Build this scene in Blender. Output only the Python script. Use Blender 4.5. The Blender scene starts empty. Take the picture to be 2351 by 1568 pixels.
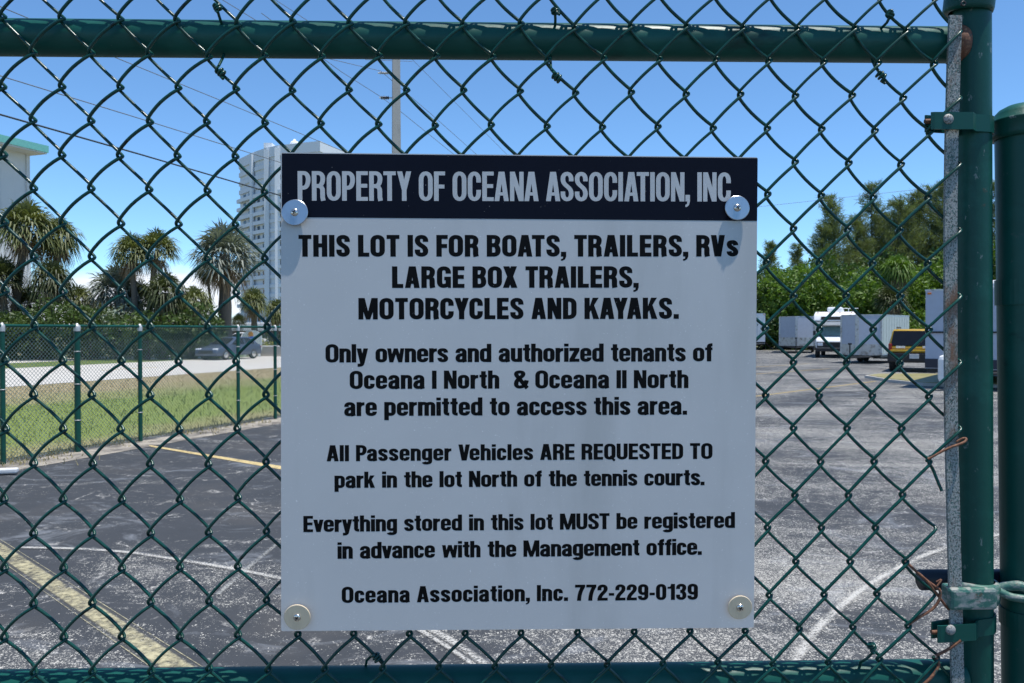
import bpy, bmesh, math, random
import numpy as np
from mathutils import Vector, Matrix

SC = bpy.context.scene
COL = SC.collection
R = math.radians
PI = math.pi

# ------------------------------------------------------------------ camera, sky, sun, exposure
CAM_H = 1.70
FPX, CX, CY = 1829.0, 1175.5, 784.0        # the photo measured at 2351 x 1568
PITCH = R(-0.846)
cam_d = bpy.data.cameras.new('camera')
cam_d.sensor_width = 36.0
cam_d.lens = 36.0 * FPX / 2351.0
cam_d.clip_start = 0.05
cam_d.clip_end = 6000
cam_d.dof.use_dof = True
cam_d.dof.focus_distance = 1.04
cam_d.dof.aperture_fstop = 30
cam = bpy.data.objects.new('camera', cam_d)
COL.objects.link(cam)
cam.location = (0, 0, CAM_H)
cam.rotation_euler = (R(90) + PITCH, 0, 0)
SC.camera = cam

SUN_DIR = Vector((0.21, -0.100, 0.968)).normalized()    # towards the sun
SUN_EL = math.asin(SUN_DIR.z)
SUN_AZ = math.atan2(SUN_DIR.x, SUN_DIR.y)                # clockwise from +Y
world = bpy.data.worlds.new('World')
SC.world = world
world.use_nodes = True
nt = world.node_tree
bg = nt.nodes['Background']
sky = nt.nodes.new('ShaderNodeTexSky')
sky.sky_type = 'NISHITA'
sky.sun_disc = False
sky.sun_elevation = SUN_EL
sky.sun_rotation = SUN_AZ
sky.altitude = 0
sky.air_density = 0.72
sky.dust_density = 0.0
sky.ozone_density = 5.0
bg.inputs['Strength'].default_value = 0.15
# low cumulus bank near the horizon, part of the sky itself
tc = nt.nodes.new('ShaderNodeTexCoord')
sep = nt.nodes.new('ShaderNodeSeparateXYZ')
nt.links.new(tc.outputs['Generated'], sep.inputs[0])
mp = nt.nodes.new('ShaderNodeMapping')
mp.inputs['Scale'].default_value = (3.2, 3.2, 9.0)
nt.links.new(tc.outputs['Generated'], mp.inputs['Vector'])
cn = nt.nodes.new('ShaderNodeTexNoise')
cn.inputs['Scale'].default_value = 1.5
cn.inputs['Detail'].default_value = 7
cn.inputs['Roughness'].default_value = 0.55
nt.links.new(mp.outputs[0], cn.inputs['Vector'])
el = nt.nodes.new('ShaderNodeMapRange')                  # only close to the horizon
el.inputs['From Min'].default_value = 0.115
el.inputs['From Max'].default_value = 0.055
nt.links.new(sep.outputs['Z'], el.inputs['Value'])
lf = nt.nodes.new('ShaderNodeMapRange')                  # the bank lies to the left of the gate
lf.inputs['From Min'].default_value = -0.12
lf.inputs['From Max'].default_value = -0.32
nt.links.new(sep.outputs['X'], lf.inputs['Value'])
def wmath(op, a, b):
    n = nt.nodes.new('ShaderNodeMath'); n.operation = op
    for k, v in enumerate((a, b)):
        if isinstance(v, (int, float)): n.inputs[k].default_value = v
        else: nt.links.new(v, n.inputs[k])
    return n.outputs[0]
env = wmath('MULTIPLY', el.outputs[0], lf.outputs[0])
cov = wmath('ADD', cn.outputs['Fac'], wmath('SUBTRACT', wmath('MULTIPLY', env, 0.62), 0.62))
cl = nt.nodes.new('ShaderNodeMapRange')
cl.inputs['From Min'].default_value = 0.30
cl.inputs['From Max'].default_value = 0.47
nt.links.new(cov, cl.inputs['Value'])
mixs = nt.nodes.new('ShaderNodeMix'); mixs.data_type = 'RGBA'
nt.links.new(cl.outputs[0], mixs.inputs['Factor'])
tint = nt.nodes.new('ShaderNodeVectorMath'); tint.operation = 'MULTIPLY'
tint.inputs[1].default_value = (0.88, 1.10, 1.16)
nt.links.new(sky.outputs[0], tint.inputs[0])
nt.links.new(tint.outputs[0], mixs.inputs[6])
mixs.inputs[7].default_value = (5.6, 6.0, 6.6, 1)
nt.links.new(mixs.outputs[2], bg.inputs['Color'])

sun_d = bpy.data.lights.new('sun', 'SUN')
sun_d.energy = 5.0
sun_d.angle = R(0.53)
sun_d.color = (1.0, 0.955, 0.89)
sun = bpy.data.objects.new('sun', sun_d)
COL.objects.link(sun)
sun.location = (3, -2, 12)
sun.rotation_euler = SUN_DIR.to_track_quat('Z', 'Y').to_euler()

SC.view_settings.view_transform = 'Standard'
SC.view_settings.look = 'None'
SC.view_settings.exposure = 0.25
SC.view_settings.gamma = 1.0
SC.render.engine = 'CYCLES'
SC.cycles.max_bounces = 6
SC.cycles.transparent_max_bounces = 12
SC.cycles.sample_clamp_indirect = 6.0

# ------------------------------------------------------------------ photo measurement helpers
def ray(px, py):
    d = Vector(((px - CX) / FPX, 1.0, (CY - py) / FPX))
    c, s = math.cos(PITCH), math.sin(PITCH)
    return Vector((d.x, d.y * c - d.z * s, d.y * s + d.z * c))
EYE = Vector((0, 0, CAM_H))
def at(px, py, depth):                     # point on a sight line at a distance along +Y
    d = ray(px, py)
    return EYE + d * (depth / d.y)
def gnd(px, py, z=0.0):                    # where a sight line meets the ground
    d = ray(px, py)
    return EYE + d * ((z - CAM_H) / d.z)
YAW = R(1.667)
GU = Vector((math.cos(YAW), math.sin(YAW), 0))
GN = Vector((math.sin(YAW), -math.cos(YAW), 0))          # out of the gate, to the photographer
GO = Vector((0.0108, 1.0218, 0)) - GN * 0.0135           # plane of the wire mesh
def gp(px, py, off=0.0):                   # sight line meets the gate plane moved by off
    d = ray(px, py)
    o = GO + GN * off
    return EYE + d * ((o - EYE).dot(GN) / d.dot(GN))
def guv(p):
    q = p - GO
    return q.dot(GU), q.z
def gpt(u, v, w=0.0):
    return GO + GU * u + GN * w + Vector((0, 0, v))
RD = Vector((math.sin(R(20.3)), math.cos(R(20.3)), 0))   # along the road and the far fence
RN = Vector((-RD.y, RD.x, 0))                            # to the left of it
def rd(s, t, z=0.0):
    return RD * s + RN * t + Vector((0, 0, z))
def rplane(px, py, t):                     # sight line meets the upright plane at distance t left of the axis
    d = ray(px, py)
    return EYE + d * (t / d.dot(RN))

# ------------------------------------------------------------------ mesh helpers
class MB:
    def __init__(self):
        self.v = []; self.f = []; self.sm = []
    def add(self, verts, faces, smooth=False):
        n = len(self.v)
        self.v.extend(Vector(x) for x in verts)
        for f in faces:
            self.f.append(tuple(i + n for i in f)); self.sm.append(smooth)
    def box(self, c, s, rot=None):
        c = Vector(c); hx, hy, hz = s[0] / 2, s[1] / 2, s[2] / 2
        vs = [Vector((x, y, z)) for x in (-hx, hx) for y in (-hy, hy) for z in (-hz, hz)]
        if rot is not None: vs = [rot @ v for v in vs]
        self.add([c + v for v in vs], [(0, 1, 3, 2), (4, 6, 7, 5), (0, 4, 5, 1), (2, 3, 7, 6), (0, 2, 6, 4), (1, 5, 7, 3)])
    def bbox(self, c, s, b=0.02, rot=None):                 # box with bevelled edges
        bm = bmesh.new(); bmesh.ops.create_cube(bm, size=1)
        for v in bm.verts: v.co = Vector((v.co.x * s[0], v.co.y * s[1], v.co.z * s[2]))
        bmesh.ops.bevel(bm, geom=bm.edges[:], offset=b, segments=2, affect='EDGES', profile=0.5)
        vs = [v.co.copy() for v in bm.verts]
        if rot is not None: vs = [rot @ v for v in vs]
        bm.verts.index_update()
        self.add([Vector(c) + v for v in vs], [[v.index for v in f.verts] for f in bm.faces])
        bm.free()
    def tube(self, pts, r, n=8, closed=False, caps=True, smooth=True):
        pts = [Vector(p) for p in pts]; m = len(pts)
        rr = r if isinstance(r, (list, tuple)) else [r] * m
        t0 = (pts[1] - pts[0]).normalized()
        ref = Vector((0, 0, 1)) if abs(t0.z) < 0.9 else Vector((1, 0, 0))
        nrm = t0.cross(ref).normalized(); vs = []
        for i, p in enumerate(pts):
            if closed: t = pts[(i + 1) % m] - pts[i - 1]
            else: t = pts[min(i + 1, m - 1)] - pts[max(i - 1, 0)]
            if t.length < 1e-12: t = t0
            t = t.normalized()
            nrm = (nrm - t * nrm.dot(t))
            if nrm.length < 1e-9: nrm = t.cross(Vector((0.3, 0.5, 0.8)))
            nrm.normalize(); b = t.cross(nrm)
            for k in range(n):
                a = 2 * PI * k / n
                vs.append(p + (nrm * math.cos(a) + b * math.sin(a)) * rr[i])
        fs = []
        for i in range(m if closed else m - 1):
            j = (i + 1) % m
            for k in range(n):
                l = (k + 1) % n
                fs.append((i * n + k, i * n + l, j * n + l, j * n + k))
        self.add(vs, fs, smooth)
        if caps and not closed:
            self.add(vs[:n], [tuple(range(n - 1, -1, -1))]); self.add(vs[-n:], [tuple(range(n))])
    def lathe(self, c, prof, n=24, axis=(0, 0, 1), smooth=True):   # prof: (radius, height)
        ax = Vector(axis).normalized()
        ref = Vector((1, 0, 0)) if abs(ax.x) < 0.9 else Vector((0, 1, 0))
        e1 = ax.cross(ref).normalized(); e2 = ax.cross(e1); c = Vector(c); vs = []
        for r_, h in prof:
            for k in range(n):
                a = 2 * PI * k / n
                vs.append(c + ax * h + (e1 * math.cos(a) + e2 * math.sin(a)) * r_)
        fs = []
        for i in range(len(prof) - 1):
            for k in range(n):
                l = (k + 1) % n
                fs.append((i * n + k, i * n + l, (i + 1) * n + l, (i + 1) * n + k))
        self.add(vs, fs, smooth)
    def prism(self, poly, d):                # polygon swept by vector d
        d = Vector(d); n = len(poly); p = [Vector(x) for x in poly]
        self.add(p + [x + d for x in p], [tuple(range(n - 1, -1, -1)), tuple(range(n, 2 * n))] + [(i, (i + 1) % n, n + (i + 1) % n, n + i) for i in range(n)])
    def quad(self, a, b, c, d):
        self.add([a, b, c, d], [(0, 1, 2, 3)])

ORIGIN = {}
def _link(name, me, material, parent, origin):
    o = bpy.data.objects.new(name, me); COL.objects.link(o)
    po = ORIGIN.get(parent.name, Vector()) if parent else Vector()
    if parent: o.parent = parent
    o.location = origin - po
    ORIGIN[o.name] = origin.copy()
    return o
def obj(name, mb, material, parent=None, origin=None, fixn=True):
    """link the collected shapes as ONE mesh object; vertices are given in world space"""
    origin = Vector(origin) if origin is not None else (ORIGIN[parent.name].copy() if parent else Vector())
    me = bpy.data.meshes.new(name)
    me.from_pydata([tuple(v - origin) for v in mb.v], [], mb.f)
    me.polygons.foreach_set('use_smooth', mb.sm)
    if fixn:
        bm = bmesh.new(); bm.from_mesh(me); bmesh.ops.recalc_face_normals(bm, faces=bm.faces[:]); bm.to_mesh(me); bm.free()
    if material: me.materials.append(material)
    me.update()
    return _link(name, me, material, parent, origin)
def objnp(name, V, F, material, parent=None, origin=None):
    """fast version for leaves: V (n,3), F (m,4) or (m,3)"""
    origin = Vector(origin) if origin is not None else (ORIGIN[parent.name].copy() if parent else Vector())
    V = np.asarray(V, np.float32) - np.array(origin, np.float32); F = np.asarray(F, np.int32)
    me = bpy.data.meshes.new(name)
    me.vertices.add(len(V)); me.vertices.foreach_set('co', V.ravel())
    me.loops.add(F.size); me.loops.foreach_set('vertex_index', F.ravel())
    me.polygons.add(len(F)); me.polygons.foreach_set('loop_start', np.arange(0, F.size, F.shape[1], dtype=np.int32))
    me.update(calc_edges=True)
    me.materials.append(material)
    return _link(name, me, material, parent, origin)
def tag(o, label, cat, group=None, kind=None):
    o['label'] = label; o['category'] = cat
    if group: o['group'] = group
    if kind: o['kind'] = kind
    return o
def thing(name, label, cat, loc, group=None):
    o = bpy.data.objects.new(name, None); COL.objects.link(o)
    o.empty_display_size = 0.2
    o.location = Vector(loc); ORIGIN[o.name] = Vector(loc)
    return tag(o, label, cat, group)
def struct(o, label=None, cat=None):
    o['kind'] = 'structure'
    if label: o['label'] = label
    if cat: o['category'] = cat
    return o

# ------------------------------------------------------------------ materials
def mat(name, col, rough=0.6, metal=0.0, spec=0.5, var=0.12, scale=6.0, bump=0.0, bscale=60.0, trans=0.0):
    """plain paint, plastic, metal or leaf with some unevenness of colour"""
    m = bpy.data.materials.new(name); m.use_nodes = True
    t = m.node_tree; p = t.nodes['Principled BSDF']
    p.inputs['Roughness'].default_value = rough; p.inputs['Metallic'].default_value = metal
    p.inputs['Specular IOR Level'].default_value = spec
    tx = t.nodes.new('ShaderNodeTexCoord')
    n = t.nodes.new('ShaderNodeTexNoise'); n.inputs['Scale'].default_value = scale; n.inputs['Detail'].default_value = 5
    t.links.new(tx.outputs['Object'], n.inputs['Vector'])
    r = t.nodes.new('ShaderNodeMapRange')
    r.inputs['From Min'].default_value = 0.3; r.inputs['From Max'].default_value = 0.7
    r.inputs['To Min'].default_value = 1 - var; r.inputs['To Max'].default_value = 1 + var
    t.links.new(n.outputs['Fac'], r.inputs['Value'])
    mx = t.nodes.new('ShaderNodeVectorMath'); mx.operation = 'SCALE'
    mx.inputs[0].default_value = col[:3]
    t.links.new(r.outputs[0], mx.inputs['Scale'])
    t.links.new(mx.outputs[0], p.inputs['Base Color'])
    if bump > 0:
        b = t.nodes.new('ShaderNodeBump'); b.inputs['Strength'].default_value = bump; b.inputs['Distance'].default_value = 0.002
        n2 = t.nodes.new('ShaderNodeTexNoise'); n2.inputs['Scale'].default_value = bscale; n2.inputs['Detail'].default_value = 4
        t.links.new(tx.outputs['Object'], n2.inputs['Vector']); t.links.new(n2.outputs['Fac'], b.inputs['Height'])
        t.links.new(b.outputs[0], p.inputs['Normal'])
    if trans > 0:
        tr = t.nodes.new('ShaderNodeBsdfTranslucent')
        sc2 = t.nodes.new('ShaderNodeVectorMath'); sc2.operation = 'MULTIPLY'
        sc2.inputs[1].default_value = (1.3, 1.25, 0.6)
        t.links.new(mx.outputs[0], sc2.inputs[0]); t.links.new(sc2.outputs[0], tr.inputs['Color'])
        ms = t.nodes.new('ShaderNodeMixShader'); ms.inputs[0].default_value = trans
        t.links.new(p.outputs[0], ms.inputs[1]); t.links.new(tr.outputs[0], ms.inputs[2])
        t.links.new(ms.outputs[0], t.nodes['Material Output'].inputs['Surface'])
    return m

def N(t, kind, **kw):
    n = t.nodes.new(kind)
    for k, v in kw.items():
        if k in n.inputs.keys(): n.inputs[k].default_value = v
        else: setattr(n, k, v)
    return n
def worn(name, layers, rough=0.5, metal=0.0, bump=0.25, bscale=220, spec=0.5):
    """layers: [colour] then (colour, scale, threshold, softness, stretch) patches one over another"""
    m = bpy.data.materials.new(name); m.use_nodes = True
    t = m.node_tree; p = t.nodes['Principled BSDF']
    p.inputs['Roughness'].default_value = rough; p.inputs['Metallic'].default_value = metal
    p.inputs['Specular IOR Level'].default_value = spec
    tx = N(t, 'ShaderNodeTexCoord')
    col = None
    for i, L in enumerate(layers):
        if i == 0:
            rgb = N(t, 'ShaderNodeRGB'); rgb.outputs[0].default_value = (*L, 1); col = rgb.outputs[0]; continue
        c, sc_, th, so, st = L
        mpn = N(t, 'ShaderNodeMapping'); mpn.inputs['Scale'].default_value = st; mpn.inputs['Location'].default_value = (i * 3.7, i * 1.9, i * 5.1)
        t.links.new(tx.outputs['Object'], mpn.inputs['Vector'])
        n = N(t, 'ShaderNodeTexNoise', Scale=sc_, Detail=6.0, Roughness=0.65)
        t.links.new(mpn.outputs[0], n.inputs['Vector'])
        r = N(t, 'ShaderNodeMapRange'); r.inputs['From Min'].default_value = th; r.inputs['From Max'].default_value = th + so
        t.links.new(n.outputs['Fac'], r.inputs['Value'])
        mx = N(t, 'ShaderNodeMix', data_type='RGBA')
        t.links.new(r.outputs[0], mx.inputs['Factor']); t.links.new(col, mx.inputs[6]); mx.inputs[7].default_value = (*c, 1)
        col = mx.outputs[2]
    t.links.new(col, p.inputs['Base Color'])
    b = N(t, 'ShaderNodeBump', Strength=bump, Distance=0.0006)
    n2 = N(t, 'ShaderNodeTexNoise', Scale=bscale, Detail=5.0)
    t.links.new(tx.outputs['Object'], n2.inputs['Vector']); t.links.new(n2.outputs['Fac'], b.inputs['Height'])
    t.links.new(b.outputs[0], p.inputs['Normal'])
    return m

M = {}
G0 = (0.003, 0.044, 0.034)
M['vinyl'] = worn('green_vinyl', [G0, ((0.006, 0.074, 0.058), 30, 0.52, 0.2, (1, 1, 1)), ((0.002, 0.012, 0.010), 55, 0.60, 0.06, (1, 1, 1)), ((0.10, 0.13, 0.12), 190, 0.70, 0.03, (1, 1, 1))], rough=0.26, bump=0.25, spec=0.34)
M['pipe'] = worn('green_pipe_paint', [(0.004, 0.068, 0.053), ((0.008, 0.098, 0.077), 9, 0.5, 0.25, (1, 1, 1)), ((0.002, 0.030, 0.024), 16, 0.60, 0.12, (0.4, 1, 1)), ((0.05, 0.10, 0.088), 45, 0.66, 0.08, (0.5, 1, 1)), ((0.09, 0.15, 0.135), 110, 0.71, 0.05, (1, 1, 1))], rough=0.42, spec=0.28, bump=0.3, bscale=120)
M['pipe_worn'] = worn('worn_green_pipe', [(0.004, 0.062, 0.048), ((0.010, 0.098, 0.076), 14, 0.5, 0.2, (1, 1, 1)), ((0.16, 0.21, 0.20), 70, 0.63, 0.05, (1, 1, 0.5)), ((0.13, 0.05, 0.025), 11, 0.68, 0.08, (1, 1, 1))], rough=0.42, spec=0.28, bump=0.5, bscale=150)
M['tension'] = worn('weathered_bar', [(0.30, 0.31, 0.29), ((0.03, 0.10, 0.085), 520, 0.53, 0.05, (1, 1, 0.7)), ((0.045, 0.045, 0.04), 620, 0.54, 0.05, (1, 1, 0.7)), ((0.03, 0.09, 0.075), 40, 0.60, 0.05, (1, 1, 0.35)), ((0.17, 0.085, 0.045), 30, 0.55, 0.12, (1, 1, 0.35))], rough=0.6, bump=0.8, bscale=400)
M['galv'] = worn('galvanised_steel', [(0.46, 0.47, 0.46), ((0.25, 0.25, 0.24), 150, 0.55, 0.1, (1, 1, 1)), ((0.2, 0.10, 0.05), 60, 0.72, 0.06, (1, 1, 1))], rough=0.45, metal=0.35, bump=0.4)
M['latch'] = worn('worn_latch', [(0.03, 0.12, 0.095), ((0.14, 0.20, 0.185), 45, 0.5, 0.12, (1, 1, 2.0)), ((0.27, 0.28, 0.26), 60, 0.50, 0.10, (1, 1, 2.0)), ((0.12, 0.07, 0.04), 30, 0.66, 0.06, (1, 1, 1))], rough=0.5, bump=0.5)
M['galv_dull'] = worn('pitted_bolt', [(0.30, 0.31, 0.30), ((0.10, 0.09, 0.08), 420, 0.52, 0.06, (1, 1, 1))], rough=0.6, metal=0.2, bump=0.6, bscale=500)
M['rust'] = worn('rusty_wire', [(0.13, 0.05, 0.025), ((0.25, 0.12, 0.06), 260, 0.5, 0.15, (1, 1, 1)), ((0.02, 0.05, 0.04), 120, 0.6, 0.1, (1, 1, 1))], rough=0.7)
M['fence_green'] = mat('far_fence_green', (0.004, 0.062, 0.045), 0.4, spec=0.3, var=0.2)
M['black'] = mat('black_plastic', (0.012, 0.012, 0.013), 0.5)
M['rubber'] = mat('tyre_rubber', (0.02, 0.02, 0.02), 0.85)
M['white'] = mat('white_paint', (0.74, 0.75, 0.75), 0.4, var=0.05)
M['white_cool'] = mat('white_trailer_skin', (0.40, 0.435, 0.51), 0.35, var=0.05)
M['alu'] = worn('tread_plate', [(0.46, 0.47, 0.48), ((0.22, 0.2, 0.18), 5, 0.5, 0.15, (1, 1, 1)), ((0.7, 0.7, 0.7), 30, 0.6, 0.08, (1, 1, 1))], rough=0.38, metal=0.7)
M['glass'] = mat('dark_glass', (0.012, 0.013, 0.016), 0.08, spec=0.3, var=0.1)
M['chrome'] = mat('bright_metal', (0.62, 0.62, 0.62), 0.2, metal=0.9)
M['lamp_clear'] = mat('clear_lamp', (0.75, 0.77, 0.78), 0.12)
M['lamp_red'] = mat('red_lamp', (0.35, 0.015, 0.012), 0.2)
M['lamp_amber'] = mat('amber_lamp', (0.55, 0.16, 0.02), 0.25)

# ------------------------------------------------------------------ the ground and everything laid on it
def ground_mat(name, build):
    m = bpy.data.materials.new(name); m.use_nodes = True
    t = m.node_tree; p = t.nodes['Principled BSDF']
    tx = N(t, 'ShaderNodeTexCoord')
    build(t, p, tx.outputs['Object'])
    return m
def noise(t, vec, scale, detail=5.0, rough=0.6, stretch=None, loc=None, dist=0.0):
    if stretch or loc:
        mpn = N(t, 'ShaderNodeMapping')
        if stretch: mpn.inputs['Scale'].default_value = stretch
        if loc: mpn.inputs['Location'].default_value = loc
        t.links.new(vec, mpn.inputs['Vector']); vec = mpn.outputs[0]
    n = N(t, 'ShaderNodeTexNoise', Scale=scale, Detail=detail, Roughness=rough, Distortion=dist)
    t.links.new(vec, n.inputs['Vector'])
    return n.outputs['Fac']
def rng(t, v, a, b, c=0.0, d=1.0):
    r = N(t, 'ShaderNodeMapRange')
    r.inputs['From Min'].default_value = a; r.inputs['From Max'].default_value = b
    r.inputs['To Min'].default_value = c; r.inputs['To Max'].default_value = d
    t.links.new(v, r.inputs['Value']); return r.outputs[0]
def mth(t, op, a, b=0.0):
    n = N(t, 'ShaderNodeMath', operation=op)
    for k, v in enumerate((a, b)):
        if isinstance(v, (int, float)): n.inputs[k].default_value = v
        else: t.links.new(v, n.inputs[k])
    return n.outputs[0]
def blend(t, f, a, b):
    mx = N(t, 'ShaderNodeMix', data_type='RGBA')
    if isinstance(f, (int, float)): mx.inputs['Factor'].default_value = f
    else: t.links.new(f, mx.inputs['Factor'])
    for k, v in ((6, a), (7, b)):
        if isinstance(v, tuple): mx.inputs[k].default_value = (*v, 1)
        else: t.links.new(v, mx.inputs[k])
    return mx.outputs[2]

def asphalt(t, p, v):
    # sealcoat worn through to pale aggregate; worn more in the driving lane right of the gate
    sx = N(t, 'ShaderNodeSeparateXYZ'); t.links.new(v, sx.inputs[0])
    lane = mth(t, 'MULTIPLY', rng(t, sx.outputs['X'], -0.9, 1.1), rng(t, sx.outputs['Y'], 1.5, 3.0))  # Y factor keeps the unseen asphalt dark, to weaken its bounce light
    nearw = rng(t, sx.outputs['Y'], 6.6, 4.2)
    big = noise(t, v, 0.42, 4, 0.55, loc=(3, 1, 0), dist=0.8)
    streak = noise(t, v, 0.9, 6, 0.62, stretch=(0.30, 1.0, 1), loc=(7, 2, 0), dist=0.9)
    wear = mth(t, 'ADD', mth(t, 'ADD', mth(t, 'MULTIPLY', lane, 0.33), mth(t, 'MULTIPLY', nearw, 0.16)), mth(t, 'ADD', mth(t, 'MULTIPLY', big, 1.05), mth(t, 'MULTIPLY', streak, 1.25)))
    wearm = rng(t, wear, 1.06, 1.72)                                   # 0 sealed .. 1 bare
    base = blend(t, noise(t, v, 3.0, 6), (0.033, 0.037, 0.042), (0.050, 0.054, 0.060))
    grit = noise(t, v, 62, 3, 0.68)
    grit2 = noise(t, v, 21, 5, 0.74, loc=(5, 5, 0), dist=0.5)
    g = mth(t, 'ADD', mth(t, 'MULTIPLY', grit, 0.55), mth(t, 'MULTIPLY', grit2, 0.45))
    clump = mth(t, 'ADD', wearm, mth(t, 'MULTIPLY', mth(t, 'SUBTRACT', noise(t, v, 7, 6, 0.72, loc=(1, 9, 0)), 0.5), 1.7))
    spk = 0.0
    for sc_, k0, k1, rr_ in ((58, 0.0, 1.7, 0.42), (105, 0.05, 1.35, 0.46), (180, 0.1, 1.25, 0.5)):
        wv = N(t, 'ShaderNodeVectorMath', operation='MULTIPLY_ADD'); wv.inputs[1].default_value = (0.018, 0.018, 0)
        nz = N(t, 'ShaderNodeTexNoise', Scale=sc_ * 1.3, Detail=2.0); t.links.new(v, nz.inputs['Vector']); t.links.new(nz.outputs['Color'], wv.inputs[0]); t.links.new(v, wv.inputs[2])
        vd = N(t, 'ShaderNodeTexVoronoi', Scale=float(sc_), Randomness=1.0); t.links.new(wv.outputs[0], vd.inputs['Vector'])
        cs_ = N(t, 'ShaderNodeSeparateColor'); t.links.new(vd.outputs['Color'], cs_.inputs[0])
        dens = rng(t, clump, k0, k1)
        size = mth(t, 'MULTIPLY', mth(t, 'SUBTRACT', dens, cs_.outputs[0]), 1.6)
        dot = rng(t, mth(t, 'SUBTRACT', mth(t, 'MINIMUM', size, rr_), vd.outputs['Distance']), 0.0, 0.10)
        spk = dot if isinstance(spk, float) else mth(t, 'MAXIMUM', spk, dot)
    tone = blend(t, noise(t, v, 130, 2), (0.40, 0.385, 0.34), (0.62, 0.60, 0.54))
    c2 = blend(t, mth(t, 'MULTIPLY', spk, 0.92), base, tone)
    c2 = blend(t, mth(t, 'MULTIPLY', rng(t, wearm, 0.45, 1.0), 0.14), c2, (0.24, 0.235, 0.22))
    # ragged scratches and crazing
    dv = N(t, 'ShaderNodeTexNoise', Scale=1.3, Detail=5.0); t.links.new(v, dv.inputs['Vector'])
    ad = N(t, 'ShaderNodeVectorMath', operation='MULTIPLY_ADD'); ad.inputs[1].default_value = (1.1, 1.1, 0)
    t.links.new(dv.outputs['Color'], ad.inputs[0]); t.links.new(v, ad.inputs[2])
    for sc_, w_, k in ((0.9, 0.030, (1, 1, 1)), (2.2, 0.040, (0.5, 1.6, 1)), (4.5, 0.05, (0.6, 1.3, 1))):
        mm = N(t, 'ShaderNodeMapping'); mm.inputs['Scale'].default_value = k; t.links.new(ad.outputs[0], mm.inputs['Vector'])
        vo = N(t, 'ShaderNodeTexVoronoi', feature='DISTANCE_TO_EDGE', Scale=sc_); t.links.new(mm.outputs[0], vo.inputs['Vector'])
        ln = rng(t, vo.outputs['Distance'], w_, w_ * 0.2)
        brk = rng(t, noise(t, v, 1.7, 6, 0.72, loc=(sc_ * 5, 0, 0)), 0.55, 0.64)
        fine = rng(t, noise(t, v, 45, 4, 0.75, loc=(0, sc_, 0)), 0.46, 0.54)
        ln = mth(t, 'MULTIPLY', mth(t, 'MULTIPLY', ln, brk), fine)
        c2 = blend(t, mth(t, 'MULTIPLY', ln, 0.7), c2, (0.50, 0.485, 0.45))
    # flakes in ragged clusters
    fl_ = mth(t, 'MULTIPLY', rng(t, noise(t, v, 16, 6, 0.78, loc=(8, 3, 0), dist=1.0), 0.625, 0.65), rng(t, noise(t, v, 1.6, 5, 0.65, loc=(1, 7, 0)), 0.50, 0.58))
    c2 = blend(t, mth(t, 'MULTIPLY', fl_, 0.85), c2, (0.58, 0.56, 0.51))
    # smeared white chalk here and there, and tan dirt
    sm = rng(t, noise(t, v, 0.9, 8, 0.74, stretch=(1, 1.5, 1), loc=(12, 4, 0), dist=1.4), 0.54, 0.74)
    c2 = blend(t, mth(t, 'MULTIPLY', sm, 0.50), c2, (0.33, 0.355, 0.39))
    dirt = rng(t, noise(t, v, 0.7, 6, 0.62, loc=(2, 15, 0)), 0.52, 0.74)
    c2 = blend(t, mth(t, 'MULTIPLY', dirt, 0.12), c2, (0.23, 0.195, 0.15))
    t.links.new(c2, p.inputs['Base Color'])
    p.inputs['Roughness'].default_value = 0.8; p.inputs['Specular IOR Level'].default_value = 0.25
    b = N(t, 'ShaderNodeBump', Strength=0.6, Distance=0.004); t.links.new(grit, b.inputs['Height']); t.links.new(b.outputs[0], p.inputs['Normal'])
def soil(t, p, v):
    n1 = noise(t, v, 0.35, 6); n2 = noise(t, v, 9, 6)
    c = blend(t, rng(t, n1, 0.4, 0.62), (0.075, 0.105, 0.03), (0.17, 0.145, 0.075))
    t.links.new(blend(t, rng(t, n2, 0.45, 0.7), c, (0.20, 0.18, 0.11)), p.inputs['Base Color']); p.inputs['Roughness'].default_value = 1.0
def turf(t, p, v):
    # local x runs along the fence, y away from it: straw-coloured by road and fence, green between
    sx = N(t, 'ShaderNodeSeparateXYZ'); t.links.new(v, sx.inputs[0])
    w = mth(t, 'ADD', sx.outputs['Y'], mth(t, 'MULTIPLY', mth(t, 'SUBTRACT', noise(t, v, 0.35, 6), 0.5), 5.0))
    dry = mth(t, 'MAXIMUM', rng(t, w, 6.0, 9.5), rng(t, w, 1.8, 0.2, 0, 0.8))
    dry = mth(t, 'ADD', dry, rng(t, noise(t, v, 2.2, 6, 0.7), 0.55, 0.85, 0, 0.5))
    g = blend(t, noise(t, v, 5, 6, 0.7), (0.11, 0.155, 0.02), (0.19, 0.235, 0.04))
    s = blend(t, noise(t, v, 6, 6, 0.7, loc=(4, 4, 0)), (0.21, 0.165, 0.085), (0.33, 0.275, 0.15))
    t.links.new(blend(t, dry, g, s), p.inputs['Base Color']); p.inputs['Roughness'].default_value = 1.0
def concrete(t, p, v):
    c = blend(t, noise(t, v, 0.4, 6), (0.43, 0.41, 0.375), (0.54, 0.515, 0.47))
    c = blend(t, rng(t, noise(t, v, 12, 5, 0.7), 0.5, 0.8, 0, 0.35), c, (0.33, 0.315, 0.285))
    t.links.new(c, p.inputs['Base Color']); p.inputs['Roughness'].default_value = 0.9
def edge_dirt(t, p, v):
    c = blend(t, rng(t, noise(t, v, 3, 6, 0.7), 0.4, 0.6), (0.36, 0.33, 0.28), (0.10, 0.095, 0.09))
    c = blend(t, rng(t, noise(t, v, 30, 5, 0.7), 0.5, 0.65), c, (0.17, 0.135, 0.09))
    t.links.new(c, p.inputs['Base Color']); p.inputs['Roughness'].default_value = 1.0
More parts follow.
